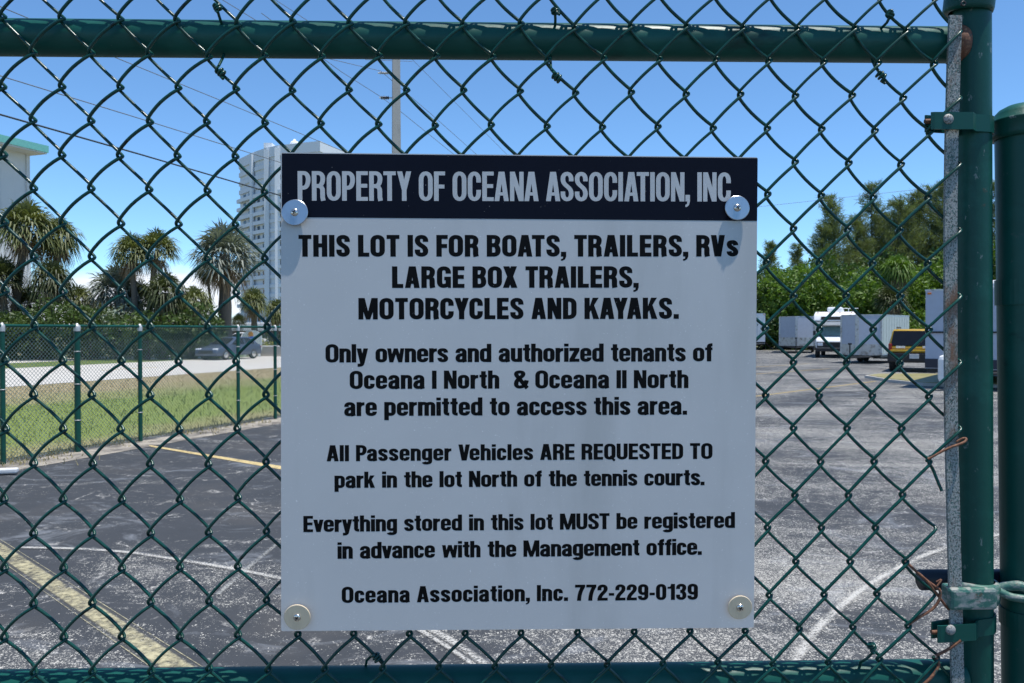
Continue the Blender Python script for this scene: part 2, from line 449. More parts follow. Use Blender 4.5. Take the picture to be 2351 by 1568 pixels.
def sheet(name, corners, z, m, rot_origin=None):
    mb = MB()
    if rot_origin is None:
        mb.add([(c[0], c[1], z) for c in corners], [tuple(range(len(corners)))])
        return struct(obj(name, mb, m, origin=(0, 0, 0)))
    # corners given as (s, t): the object's own axes follow the road
    o_ = rd(*rot_origin, z)
    mb.add([(c[0] - rot_origin[0], -(c[1] - rot_origin[1]) * -1, 0) for c in corners], [tuple(range(len(corners)))])
    ob = obj(name, mb, m, origin=(0, 0, 0))
    ob.location = o_; ob.rotation_euler = (0, 0, math.atan2(RD.y, RD.x)); ORIGIN[ob.name] = o_
    return struct(ob)
E = 4000
sheet('ground', [(-E, -E), (E, -E), (E, E), (-E, E)], 0.0, ground_mat('sandy_ground', soil))
T_F, T_R0, T_R1, T_S0, T_S1 = 9.45, 22.1, 32.6, 37.7, 40.9
def fl(s): return rd(s, T_F - 0.35)
a_, b_ = fl(-14), fl(58)
sheet('parking_lot', [(a_.x, a_.y), (40, -14), (40, 66), (b_.x, 66), (b_.x, b_.y)], 0.008, ground_mat('worn_asphalt', asphalt))
sheet('pavement_edge', [(-16, T_F - 0.55), (60, T_F - 0.55), (60, T_F + 0.28), (-16, T_F + 0.28)], 0.012, ground_mat('broken_edge', edge_dirt), (0, T_F))
sheet('lawn', [(-60, T_F + 0.2), (220, T_F + 0.2), (220, T_R0), (-60, T_R0)], 0.004, ground_mat('turf', turf), (0, T_F))
sheet('road', [(-200, T_R0), (600, T_R0), (600, T_R1), (-200, T_R1)], 0.012, ground_mat('pale_concrete', concrete), (0, T_R0))
sheet('grass_strip', [(-200, T_R1), (600, T_R1), (600, T_S0), (-200, T_S0)], 0.008, ground_mat('strip_turf', lambda t, p, v: (t.links.new(blend(t, rng(t, noise(t, v, 1.2, 6), 0.4, 0.65), (0.085, 0.15, 0.025), (0.17, 0.18, 0.06)), p.inputs['Base Color']))), (0, T_R1))
sheet('sidewalk', [(-200, T_S0), (600, T_S0), (600, T_S1), (-200, T_S1)], 0.012, bpy.data.materials['pale_concrete'], (0, T_S0))
# far marking of the road
mb = MB()
for k in range(60):
    s0 = -20 + k * 9
    mb.quad(rd(s0, 27.3, 0.0165), rd(s0 + 3, 27.3, 0.0165), rd(s0 + 3, 27.42, 0.0165), rd(s0, 27.42, 0.0165))
struct(obj('road_marking', mb, mat('road_paint', (0.62, 0.45, 0.12), 0.8)))

def paint(name, col, cov, scale=26, lo=0.42, hi=0.60, edge=None):
    """worn paint: the asphalt shows through where it has gone"""
    m = bpy.data.materials.new(name); m.use_nodes = True
    t = m.node_tree; p = t.nodes['Principled BSDF']; tx = N(t, 'ShaderNodeTexCoord'); v = tx.outputs['Object']
    t.links.new(blend(t, noise(t, v, 4, 6, 0.7), tuple(c * 0.82 for c in col), col), p.inputs['Base Color']); p.inputs['Roughness'].default_value = 0.85
    a = rng(t, mth(t, 'ADD', mth(t, 'MULTIPLY', noise(t, v, scale, 6, 0.72), 0.7), mth(t, 'MULTIPLY', noise(t, v, 3.5, 5, 0.65), 0.3)), lo, hi, 0, cov)
    if edge:
        uv = N(t, 'ShaderNodeUVMap'); s_ = N(t, 'ShaderNodeSeparateXYZ'); t.links.new(uv.outputs[0], s_.inputs[0])
        k = mth(t, 'ABSOLUTE', mth(t, 'SUBTRACT', s_.outputs['X'], 0.5))
        if edge == 'soft': a = mth(t, 'MULTIPLY', a, rng(t, mth(t, 'ADD', k, mth(t, 'MULTIPLY', noise(t, v, 60, 4, 0.7), 0.35)), 0.62, 0.30))
        else:                                        # a stripe painted twice: thin crisp rims beside the faded middle
            gap = mth(t, 'MULTIPLY', rng(t, k, 0.29, 0.36), rng(t, k, 0.478, 0.468))
            a = mth(t, 'MULTIPLY', a, mth(t, 'SUBTRACT', 1.0, mth(t, 'MULTIPLY', gap, 0.95)))
    tr = N(t, 'ShaderNodeBsdfTransparent'); ms = N(t, 'ShaderNodeMixShader')
    t.links.new(a, ms.inputs[0]); t.links.new(tr.outputs[0], ms.inputs[1]); t.links.new(p.outputs[0], ms.inputs[2])
    t.links.new(ms.outputs[0], t.nodes['Material Output'].inputs['Surface'])
    return m
def strip(name, left, right, z, m):
    """a band on the ground between two edge lines, with u across"""
    V = []; F = []; n = len(left)
    for a, b in zip(left, right): V += [(a.x, a.y, z), (b.x, b.y, z)]
    F = [(2 * i, 2 * i + 1, 2 * i + 3, 2 * i + 2) for i in range(n - 1)]
    me = bpy.data.meshes.new(name); me.from_pydata(V, [], F); uv = me.uv_layers.new(name='UVMap')
    for pl in me.polygons:
        for li in pl.loop_indices:
            vi = me.loops[li].vertex_index; uv.data[li].uv = (vi % 2, vi // 2)
    me.materials.append(m); o = bpy.data.objects.new(name, me); COL.objects.link(o)
    return struct(o)
def spline(pts, n):
    pts = [Vector((p[0], p[1], 0)) for p in pts]; out = []
    P_ = [2 * pts[0] - pts[1]] + pts + [2 * pts[-1] - pts[-2]]
    for i in range(1, len(P_) - 2):
        for k in range(n):
            u = k / n; a, b, c, d = P_[i - 1:i + 3]
            out.append(0.5 * ((2 * b) + (c - a) * u + (2 * a - 5 * b + 4 * c - d) * u * u + (3 * b - a - 3 * c + d) * u ** 3))
    out.append(pts[-1]); return out
def band(name, pix, width, z, m):
    c = spline([gnd(*q) for q in pix], 10); L_, R_ = [], []
    for i, p in enumerate(c):
        t_ = (c[min(i + 1, len(c) - 1)] - c[max(i - 1, 0)]).normalized(); nn = Vector((-t_.y, t_.x, 0))
        L_.append(p + nn * width / 2); R_.append(p - nn * width / 2)
    return strip(name, L_, R_, z, m)
yel_near = paint('faded_yellow_stripe', (0.52, 0.47, 0.29), 0.86, 26, 0.38, 0.60, edge='rims')
yel = paint('yellow_stripe', (0.60, 0.47, 0.22), 0.92, 30, 0.30, 0.52)
chalk = paint('chalky_scrape', (0.58, 0.565, 0.52), 0.80, 70, 0.43, 0.52, edge='soft')
def lerp(a, b, u): return a + (b - a) * u
eu0, eu1, el0, el1 = gnd(-260, 1076), gnd(640, 1646), gnd(-260, 1105), gnd(470, 1626)
strip('parking_stripe', [lerp(eu0, eu1, k / 30) for k in range(31)], [lerp(el0, el1, k / 30) for k in range(31)], 0.0125, yel_near)
strip('parking_stripe', [lerp(gnd(340, 1023), gnd(1000, 1129), k / 10) for k in range(11)], [lerp(gnd(347, 1027.5), gnd(1000, 1142), k / 10) for k in range(11)], 0.0125, yel)
band('gate_scrape', [(40, 1261), (170, 1264), (290, 1272), (400, 1288), (520, 1308), (640, 1332), (800, 1373), (984, 1448), (1112, 1530), (1180, 1590)], 0.075, 0.0165, chalk)
band('gate_scrape', [(1720, 1720), (1835, 1510), (1900, 1425), (2000, 1345), (2100, 1290), (2175, 1262), (2300, 1230), (2440, 1206)], 0.078, 0.0165, chalk)
band('gate_scrape', [(500, 1370), (570, 1308), (640, 1250), (700, 1200)], 0.06, 0.0170, paint('faint_scrape', (0.5, 0.5, 0.47), 0.6, 55, 0.44, 0.56, edge='soft'))
band('gate_scrape', [(940, 1438), (1040, 1500), (1120, 1560), (1200, 1640)], 0.05, 0.0172, chalk)
# bay lines far down the lot
yf = paint('far_yellow_line', (0.5, 0.37, 0.13), 0.8, 20, 0.3, 0.5)
for (x0, y0, x1, y1) in ((1700, 915, 2010, 876), (1560, 872, 1905, 847), (1600, 852, 1860, 835)):
    a, b = gnd(x0, y0), gnd(x1, y1); d_ = (b - a).normalized(); n_ = Vector((-d_.y, d_.x, 0)) * 0.05
    strip('bay_line', [lerp(a, b, k / 8) + n_ for k in range(9)], [lerp(a, b, k / 8) - n_ for k in range(9)], 0.0125, yf)
# planted island with a kerb, in front of the yellow car
isl = [gnd(*q) for q in ((1985, 868), (2010, 864.5), (2110, 864), (2230, 866), (2380, 872), (2380, 892), (2230, 890), (2120, 887), (2040, 878))]
mb = MB(); mb.prism([(p.x, p.y, 0.0) for p in isl], (0, 0, 0.10)); struct(obj('kerb', mb, bpy.data.materials['pale_concrete'], origin=(isl[0].x, isl[0].y, 0)))
cen = sum((Vector(p) for p in isl), Vector()) / len(isl)
mb = MB(); mb.prism([(lerp(cen, p, 0.95).x, lerp(cen, p, 0.95).y, 0.03) for p in isl], (0, 0, 0.085)); struct(obj('grass_island', mb, ground_mat('dry_turf', lambda t, p, v: t.links.new(blend(t, rng(t, noise(t, v, 1.5, 6), .4, .65), (.20, .19, .05), (.30, .25, .11)), p.inputs['Base Color'])), origin=(cen.x, cen.y, 0)))

# ------------------------------------------------------------------ the gate
gate_base = gpt(guv(gp(1100, 900))[0], 0.0, -0.03)
gate = thing('chain_link_gate', 'dark green chain link gate with square sign, worn tension bar and fork latch', 'gate', gate_base)
KN = [(0,0,7,40),(2,0,142,43),(4,0,277,45),(6,0,407,48),(8,0,547,57),(10,0,673,50),(1,1,76,122),(3,1,210,123),(5,1,343,125),(7,1,480,132),(9,1,608,128),(11,1,740,130),
(0,2,7,202),(2,2,143,201),(4,2,277,202),(6,2,410,203),(8,2,543,205),(10,2,672,209),(0,4,9,358),(2,4,143,358),(4,4,276,360),(6,4,408,360),(8,4,541,361),(1,5,78,435),(3,5,210,435),(5,5,343,437),(7,5,477,440),(9,5,608,442),
(12,0,804,54),(14,0,934,54),(16,0,1065,56),(18,0,1197,54),(20,0,1321,67),(22,0,1450,59),(24,0,1578,59),(13,1,871,128),(15,1,1002,128),(17,1,1132,130),(19,1,1258,137),(21,1,1387,133),(23,1,1515,135),(25,1,1645,135),
(12,2,802,207),(14,2,934,207),(16,2,1065,207),(18,2,1195,209),(20,2,1322,213),(22,2,1450,211),(24,2,1576,215),(30,0,1964,62),(32,0,2082,69),(31,1,2016,143),(33,1,2145,144),(30,2,1957,217),(32,2,2074,223),(31,3,2009,298),(33,3,2135,300),
(28,4,1826,370),(30,4,1949,372),(32,4,2069,375),(27,5,1763,444),(29,5,1886,447),(31,5,2005,451),(33,5,2131,451),(28,6,1822,523),(30,6,1947,525),(32,6,2066,527),(27,7,1760,601),(29,7,1881,601),(31,7,2003,603),(33,7,2130,603),(28,8,1822,679),(27,9,1757,753),(33,9,2133,755),
(28,10,1822,830),(30,10,1944,830),(32,10,2066,832),(27,11,1758,906),(29,11,1881,906),(31,11,2003,906),(33,11,2133,908),(28,12,1822,981),(30,12,1945,981),(32,12,2070,981),(27,13,1758,1057),(29,13,1884,1058),(31,13,2007,1057),(28,14,1825,1135),(30,14,1948,1135),(32,14,2072,1133),
(27,15,1762,1209),(29,15,1886,1209),(31,15,2010,1209),(33,15,2145,1211),(28,16,1827,1287),(30,16,1952,1287),(32,16,2079,1287),(27,17,1766,1365),(29,17,1892,1363),(31,17,2013,1361),(26,18,1711,1447),(28,18,1835,1441),(30,18,1958,1437),(32,18,2085,1435),(27,19,1775,1523),(29,19,1902,1519),(31,19,2019,1511),(33,19,2149,1507),
(0,14,9,1150),(2,14,145,1150),(4,14,280,1150),(6,14,413,1150),(8,14,546,1145),(1,15,77,1228),(3,15,211,1228),(5,15,346,1227),(7,15,479,1225),(9,15,612,1222),(0,16,10,1308),(2,16,146,1308),(4,16,280,1308),(6,16,413,1305),(8,16,546,1303),(1,17,77,1390),(3,17,212,1387),(5,17,346,1385),(7,17,480,1383),(9,17,612,1380),(0,18,10,1467),(8,18,546,1460),(1,19,78,1547),(3,19,212,1545),(5,19,347,1545),(7,19,480,1537),
(1,9,80,751),(3,9,212,751),(5,9,345,753),(7,9,478,753),(9,9,614,753),(0,10,12,830),(1,11,77,909),(3,11,211,909),(5,11,345,910),(7,11,480,909),(9,11,611,908),(0,12,13,988),(2,12,145,988),(4,12,277,988),(6,12,412,988),(8,12,545,986),(1,13,77,1067),(9,13,611,1062),
(10,18,684,1458),(12,18,812,1456),(14,18,940,1456),(16,18,1068,1455),(18,18,1196,1454),(20,18,1326,1452),(22,18,1456,1450),(24,18,1584,1448)]
_i = np.array([k[0] for k in KN], float); _j = np.array([k[1] for k in KN], float)
_uv = np.array([guv(gp(k[2], k[3])) for k in KN])
def _basis(i, j):
    x, y = (i - 16) / 16, (j - 9) / 9
    return np.stack([np.ones_like(x), x, y, x * y, x * x, y * y, x ** 3, x * x * y, x * y * y], -1)
_c = np.linalg.lstsq(_basis(_i, _j), _uv, rcond=None)[0]
_res = {(k[0], k[1]): _uv[n] - _basis(_i[n:n + 1], _j[n:n + 1])[0] @ _c for n, k in enumerate(KN)}
rk = random.Random(5)
_K = {}
def knot(i, j):
    if (i, j) in _K: return _K[(i, j)]
    ic, jc = min(max(i, 0), 34), min(max(j, 0), 19)
    f = lambda a, b: _basis(np.array([float(a)]), np.array([float(b)]))[0] @ _c
    p = f(ic, jc)
    if i != ic: p = p + (f(ic + 0.5, jc) - f(ic - 0.5, jc)) * (i - ic)
    if j != jc: p = p + (f(ic, jc + 0.5) - f(ic, jc - 0.5)) * (j - jc)
    r = _res.get((i, j))
    p = p + (np.clip(r, -0.004, 0.004) if r is not None else np.array([rk.gauss(0, 0.0005), rk.gauss(0, 0.0005)]))
    _K[(i, j)] = (float(p[0]), float(p[1])); return _K[(i, j)]
WR = 0.00215
def wire_seg(Pa, Pb, sa, sb, front, bow, amp=0.0048, e=0.0030, n=12):
    """one leg of a zigzag wire from bend a to bend b (a: first bend, side sa = +1 right, -1 left)"""
    u0, v0 = Pa[0] + sa * e, Pa[1]; u1, v1 = Pb[0] + sb * e, Pb[1]
    out = []; L = math.hypot(u1 - u0, v1 - v0)
    nu, nv = -(v1 - v0) / L, (u1 - u0) / L
    for t in (0, .02, .045, .08, .14, .24, .38, .5, .62, .76, .86, .92, .955, .98):
        tau = 0.066
        g = (t * t / (2 * tau)) if t < tau else ((t - tau / 2) if t <= 1 - tau else (1 - tau - (1 - t) ** 2 / (2 * tau)))
        g /= (1 - tau)
        s = abs(2 * t - 1)
        w = (1 if front else -1) * amp * (1 - s ** 7) * (0.82 + 0.18 * (1 - s))
        b = bow * (1 - s * s)
        out.append((u0 + (u1 - u0) * g + nu * b, v0 + (v1 - v0) * t + nv * b, w))
    return out
mesh_mb = MB()
J0, J1, I0, I1 = -3, 42, -9, 33
BAR_U = lambda py: guv(gp(2207 if py > 1300 else 2200, py))[0]
for i in range(I0, I1 + 1):
    bends = []
    for j in range(J0, J1 + 1):
        c = i + ((i + j) & 1)
        P_ = knot(c, j)
        if c == 34: P_ = (BAR_U(40 + 79 * j) + 0.0005, P_[1])
        bends.append((P_, 1 if c > i else -1, j))
    runs = [bends]
    if i == 33:                                             # last wire is broken beside the latch
        runs = [[b for b in bends if b[2] <= 13], [b for b in bends if b[2] >= 19]]
    for run in runs:
        pts = []
        for (Pa, sa, ja), (Pb, sb, jb) in zip(run[:-1], run[1:]):
            front = sa > 0                                  # from a right bend down to a left bend
            fx = (i + 1) / 33.0; fy = min(max((ja + 0.5) / 18.0, 0), 1)
            if front: bow = -(0.0042 * (1 - 0.75 * fx))
            else: bow = 0.0040 * (1 - fx) * (fy - 0.25) - 0.0030 * fx * (1 - 0.4 * fy)
            bow += rk.gauss(0, 0.0003)
            pts += wire_seg(Pa, Pb, sa, sb, front, bow if not front else bow)
        Pl = run[-1]; pts.append((Pl[0][0] + Pl[1] * 0.0024, Pl[0][1], 0))
        mesh_mb.tube([gpt(*p) for p in pts], WR, 6)
# loose and broken ends beside the latch
def gpath(pix, r, mbx, sub=6):
    p3 = [gp(x, y, w) for x, y, w in pix]
    P_ = [2 * p3[0] - p3[1]] + p3 + [2 * p3[-1] - p3[-2]]; out = []
    for i in range(1, len(P_) - 2):
        for k in range(sub):
            u = k / sub; a, b, c, d = P_[i - 1:i + 3]
            out.append(0.5 * ((2 * b) + (c - a) * u + (2 * a - 5 * b + 4 * c - d) * u * u + (3 * b - a - 3 * c + d) * u ** 3))
    out.append(p3[-1]); mbx.tube(out, r, 7)
gpath([(2136, 1046, 0), (2132, 1062, .003), (2141, 1076, 0), (2150, 1098, .001), (2162, 1127, .004)], WR * .95, mesh_mb)
obj('wire_mesh', mesh_mb, M['vinyl'], gate, fixn=False)
rusty = MB()
gpath([(2131, 1054, .004), (2150, 1043, .006), (2180, 1028, .009), (2205, 1019, .011), (2216, 1013, .010), (2218, 1007, .008), (2210, 1007, .006), (2196, 1014, .004)], .0017, rusty)
obj('broken_wire', rusty, M['rust'], gate)
rusty = MB()
gpath([(2079, 1289, -.004), (2104, 1312, 0), (2128, 1333, .002), (2146, 1346, .004), (2158, 1356, .006), (2156, 1378, .006), (2140, 1399, .005), (2112, 1416, .004), (2086, 1433, .003)], .0019, rusty)
gpath([(2128, 1333, .003), (2150, 1362, .004), (2172, 1392, .002), (2180, 1400, -.004)], .0018, rusty)
gpath([(2150, 1336, .004), (2161, 1331, .006), (2152, 1345, .007)], .0012, rusty)
obj('broken_wire', rusty, M['rust'], gate)
rusty = MB()
gpath([(2149, 1505, .003), (2178, 1490, .006), (2206, 1470, .008)], .0019, rusty)
gpath([(2151, 1510, .002), (2155, 1528, .004), (2138, 1555, .006), (2110, 1580, .006)], .0020, rusty)
obj('broken_wire', rusty, M['rust'], gate)

def pipe(name, pA, pB, wofs, r, m, parent, n=28):
    a, b = gp(*pA, wofs), gp(*pB, wofs)
    mb = MB(); mb.tube([a + (b - a) * k / 6 for k in range(7)], r, n); return obj(name, mb, m, parent)
WO = -0.0310
def rail_pts(pixA, pixB): return pixA, pixB
SL = (104 - 86) / 2175
pipe('top_rail', (-620, 86 - 620 * SL), (2200, 103.6), WO, 0.0238, M['pipe'], gate)
SB = (1515 - 1540) / 2175
pipe('middle_rail', (-620, 1580.5 - 620 * SB * 1), (2205, 1554.5), WO, 0.0238, M['pipe'], gate)
ptop, pbot = gp(2231, -70, WO), gp(2236.5, 1500, WO)
dpost = (pbot - ptop); pend = ptop + dpost * ((ptop.z - 0.06) / (ptop.z - pbot.z))
mb = MB(); mb.tube([lerp(ptop, pend, k / 12) for k in range(13)], 0.0234, 32)
post = obj('end_post', mb, M['pipe_worn'], gate)
# collar of the post cap, slightly tilted
cc = gp(2224, 12, WO); ax = Vector((0.06, -0.10, 1)).normalized()
mb = MB(); mb.lathe(cc, [(0.0236, -0.010), (0.0300, -0.0105), (0.0312, -0.006), (0.0312, 0.012), (0.0296, 0.016), (0.0280, 0.030), (0.0240, 0.046), (0.014, 0.056), (0.0, 0.059)], 32, ax)
capo = obj('post_cap', mb, M['pipe_worn'], gate)
mb = MB(); mb.lathe(gp(2212, 8, WO + 0.0315), [(0.0035, -0.002), (0.0035, 0.0008), (0.0022, 0.0008), (0.002, -0.001)], 12, GN); obj('rivet_hole', mb, M['black'], capo)
# bottom rail below the picture
zb = 0.12
mb = MB(); mb.tube([gpt(guv(ptop)[0] - 3.0 * k / 4, zb, WO) for k in range(5)], 0.0238, 20); obj('bottom_rail', mb, M['pipe'], gate)
# flat tension bar, slightly bowed
bar = [(2193, 36), (2189, 150), (2184, 330), (2182, 480), (2182, 700), (2183, 960), (2187, 1120), (2190, 1250), (2194, 1400), (2198, 1568), (2205, 1800)]
mb = MB(); vs = []; hw = 0.0083
for (x, y) in bar:
    c = gp(x, y, 0); 
    for du, dw in ((-hw, .0021), (hw, .0021), (hw, -.0021), (-hw, -.0021)): vs.append(c + GU * du + GN * dw)
nb = len(bar)
mb.add(vs, [(4 * i + k, 4 * i + (k + 1) % 4, 4 * i + 4 + (k + 1) % 4, 4 * i + 4 + k) for i in range(nb - 1) for k in range(4)] + [(0, 1, 2, 3), tuple(4 * nb - 4 + k for k in (3, 2, 1, 0))])
obj('tension_bar', mb, M['tension'], gate)
def tension_band(cy, xl, ang, boltx):
    uc = guv(gp(2231 + (cy - 250) * 0.0044, cy, WO))[0]; v = guv(gp(2180, cy, .0065))[1]; uL = guv(gp(xl, cy, .007))[0]
    wc = WO; r = 0.0252; path = [(uL, .0062), (uL + .004, .0072), (uc - .022, .0066), (uc - .012, -.0035)]
    for k in range(0, 19):
        a = R(72 - k * 180 / 11 * 0.98) if False else R(68 - k * 262 / 18)
        path.append((uc + r * math.cos(a) if True else 0, wc + r * math.sin(a)))
    path += [(uc - .026, wc + .013), (uL + .004, -.0085), (uL, -.0075)]
    h = 0.0112; th = 0.0011; mb = MB(); vs = []
    for q, (u, w) in enumerate(path):
        a = path[max(q - 1, 0)]; b = path[min(q + 1, len(path) - 1)]
        d = Vector((b[0] - a[0], b[1] - a[1])).normalized(); nx, ny = -d.y, d.x
        tilt = math.sin(ang) * (u - uc)
        for dv, s in ((-h, -th), (-h, th), (h, th), (h, -th)): vs.append(gpt(u + nx * s, v + dv + tilt, w + ny * s))
    n_ = len(path)
    mb.add(vs, [(4 * i + k, 4 * i + (k + 1) % 4, 4 * i + 4 + (k + 1) % 4, 4 * i + 4 + k) for i in range(n_ - 1) for k in range(4)] + [(0, 1, 2, 3), tuple(4 * n_ - 4 + k for k in (3, 2, 1, 0))], False)
    bd = obj('tension_band', mb, M['pipe'], gate)
    c = gp(boltx, cy - 3, .0078)
    mb = MB(); mb.lathe(c, [(0.0068, 0), (0.0066, 0.0012), (0.005, 0.0028), (0.0025, 0.0037), (0, 0.0040)], 20, GN); obj('carriage_bolt', mb, M['galv_dull'], bd)
    mb = MB(); q = gp(xl - 8, cy + 2, .0); mb.tube([q + GU * 0.012, q - GU * 0.004], [.0038, .0030], 8); obj('bolt_end', mb, M['rust'], bd)
tension_band(276.5, 2138, R(0.5), 2177)
tension_band(1449, 2153, R(3.0), 2182)

def tie(pts_up, coil_up, pts_dn, coil_dn):
    """a wire tie: twisted on the mesh above and below the rail, passing behind it"""
    mb = MB()
    def coil(px, py, dx, dy, turns, r=.0043):
        c = gp(px, py, 0); d = (gp(px + dx, py + dy, 0) - c); L = d.length; d.normalize()
        b = GN; e = d.cross(b); pts = []
        for k in range(int(turns * 12) + 1):
            a = 2 * PI * k / 12; f = k / (turns * 12)
            pts.append(c + d * (L * (f - .5)) + (b * math.cos(a) + e * math.sin(a)) * r)
        return pts
    for cl, tail in ((coil_up, pts_up), (coil_dn, pts_dn)):
        if cl is None: continue
        pts = coil(*cl)
        mb.tube(pts, .00185, 7)
        st = pts[0]; mb.tube([st] + [gp(*q) for q in tail], .00185, 7)
        en = pts[-1]; mb.tube([en, en + (GU * .004 - GN * -.003 + Vector((0, 0, rk.choice((-1, 1)) * .004)))], .0018, 7)
    obj('tie_wire', mb, M['vinyl'], gate)
mb = MB(); q = gp(2209, 104, WO); mb.lathe(q - GU * .012, [(.0240, -.004), (.0262, 0), (.0268, .004), (.0250, .010), (.0236, .012)], 28, GU); obj('weld_bead', mb, M['rust'], post)
tie([(503, 36, -.004), (510, 58, -.012), (512, 66, -.03), (512, 90, -.058)], (500, 17, 5, 12, 2.2), [(503, 150, -.004), (514, 128, -.014), (514, 112, -.055)], (507, 166, 12, 13, 2.2))
tie([(1275, 46, -.004), (1274, 64, -.014), (1272, 90, -.058)], (1275, 26, 3, 11, 2.0), [(1265, 160, -.004), (1264, 138, -.014), (1266, 112, -.055)], (1279, 177, 14, 12, 2.4))
tie([(2036, 52, -.004), (2022, 66, -.012), (2018, 90, -.057)], (2043, 34, -6, 12, 2.2), [(2010, 156, -.003), (2004, 142, -.014), (2000, 120, -.055)], (2023, 174, 14, 13, 2.4))
tie([(852, 1506, -.004), (842, 1516, -.012), (838, 1540, -.057)], (865, 1509, 10, 16, 2.6), [], None)
tie([(2004, 1498, -.003), (1990, 1512, -.006), (1976, 1520, -.012), (1972, 1545, -.057)], (2001, 1483, 4, 12, 2.2), [], None)
tie([(-318, 40, -.012), (-316, 86, -.058)], (-320, 10, 5, 12, 2.2), [], None)

# fork latch
lat = MB()
uc = guv(gp(2236, 1372, WO))[0]; vc = guv(gp(2236, 1372, 0))[1]; r0 = .0262; uf = guv(gp(2233, 1372, .005))[0]
pr = [(-.0150, r0 - .0012), (-.0150, r0 + .0025), (-.0128, r0 + .0048), (-.006, r0 + .0054), (.006, r0 + .0054), (.0128, r0 + .0044), (.0146, r0 + .0022), (.0146, r0 - .0012)]
axl = Vector((0.02, 0, 1)).normalized()
lat.lathe(gpt(uc, vc, WO), [(r_, h) for h, r_ in pr], 36, axl)
lat.bbox(gpt(uf, vc + .0003, .0035), (.0640, .0125, .0290), .0045, Matrix.Rotation(YAW, 3, 'Z'))      # pressed front plate over the bar
lat.bbox(gpt(uf - .022, vc, -.010), (.012, .022, .0280), .003, Matrix.Rotation(YAW, 3, 'Z'))
clamp = obj('fork_latch', lat, M['latch'], gate)
mb = MB()                                                   # the fork's two tines reaching to the fixed post
for dv, dw in ((.008, .018), (-.009, .026)):
    P3 = [gpt(uc + .022, vc + .004, WO + dw - .006), gpt(uc + .034, vc + .010 if dv > 0 else vc - .001, WO + dw), gpt(uc + .048, vc + (.013 if dv > 0 else -.002), WO + dw + .008), gpt(uc + .066, vc + (.004 if dv > 0 else -.010), WO + dw + .010), gpt(uc + .088, vc + (.001 if dv > 0 else -.014), WO + dw + .006)]
    sp = []
    PP = [2 * P3[0] - P3[1]] + P3 + [2 * P3[-1] - P3[-2]]
    for i in range(1, len(PP) - 2):
        for k in range(5):
            u = k / 5; a, b, c, d = PP[i - 1:i + 3]
            sp.append(0.5 * ((2 * b) + (c - a) * u + (2 * a - 5 * b + 4 * c - d) * u * u + (3 * b - a - 3 * c + d) * u ** 3))
    mb.tube(sp, .0068 if dv > 0 else .0055, 10)
obj('fork_tine', mb, M['latch'], clamp)
mb = MB()
a, b = gp(2113, 1331, -.060), gp(2320, 1330, -.060)
mb.tube([a - GU * -.001, a, lerp(a, b, .5), b], [.0125, .0142, .0142, .0142], 24); obj('latch_bar', mb, mat('dark_rubber_sleeve', (0.010, 0.016, 0.026), 0.45), clamp)

# ------------------------------------------------------------------ fixed post beside the gate
pA, pB = gp(2351.5, 290, WO), gp(2367, 1560, WO)
dz = pB - pA; foot = pA + dz * (pA.z / (pA.z - pB.z))
fp = thing('fence_post', 'thick dark green steel post with domed cap beside the gate latch', 'post', foot)
mb = MB(); mb.tube([lerp(pA, foot, k / 12) for k in range(13)], 0.0352, 40); obj('shaft', mb, M['pipe'], fp)
axp = -dz.normalized()
mb = MB(); mb.lathe(pA, [(0.0354, -.016), (0.0392, -.0165), (0.0398, -.010), (0.0396, .004), (0.0415, .0065), (0.0415, .0085), (0.039, .0095), (0.036, .017), (0.030, .0235), (0.021, .028), (0.010, .030), (0, .0304)], 40, axp); obj('dome_cap', mb, M['pipe_worn'], fp)
for (y0, y1) in ((638, 697), (1393, 1433)):
    c = pA + dz * ((y0 + y1) / 2 - 290) / (1560 - 290); hh = (y1 - y0) / 2 / FPX * 1.06
    mb = MB(); mb.lathe(c, [(0.0352, -hh), (0.0374, -hh), (0.0374, hh), (0.0352, hh)], 40, axp, smooth=False)
    mb.bbox(c + GU * .046 + GN * .008, (.03, .008, 2 * hh), .0015, Matrix.Rotation(YAW, 3, 'Z')); obj('brace_band', mb, M['pipe'], fp)

# ------------------------------------------------------------------ the sign and its lettering
def arc_pts(p, q, first, k=0.60, n=9):
    (x0, y0), (x1, y1) = p, q
    if first == 'h': c1 = (x0 + (x1 - x0) * k, y0); c2 = (x1, y1 - (y1 - y0) * k)
    else: c1 = (x0, y0 + (y1 - y0) * k); c2 = (x1 - (x1 - x0) * k, y1)
    return bez(p, c1, c2, q, n)
def bez(p, c1, c2, q, n=12):
    return [tuple((1 - u) ** 3 * p[i] + 3 * u * (1 - u) ** 2 * c1[i] + 3 * u * u * (1 - u) * c2[i] + u ** 3 * q[i] for i in (0, 1)) for u in (k / n for k in range(1, n + 1))]
def path(start, *segs):
    pts = [start]
    for s in segs:
        if s[0] == 'L': pts.append((s[1], s[2]))
        elif s[0] in 'hv': pts += arc_pts(pts[-1], (s[1], s[2]), s[0])
        else: pts += bez(pts[-1], (s[1], s[2]), (s[3], s[4]), (s[5], s[6]))
    return pts
XH = 0.765
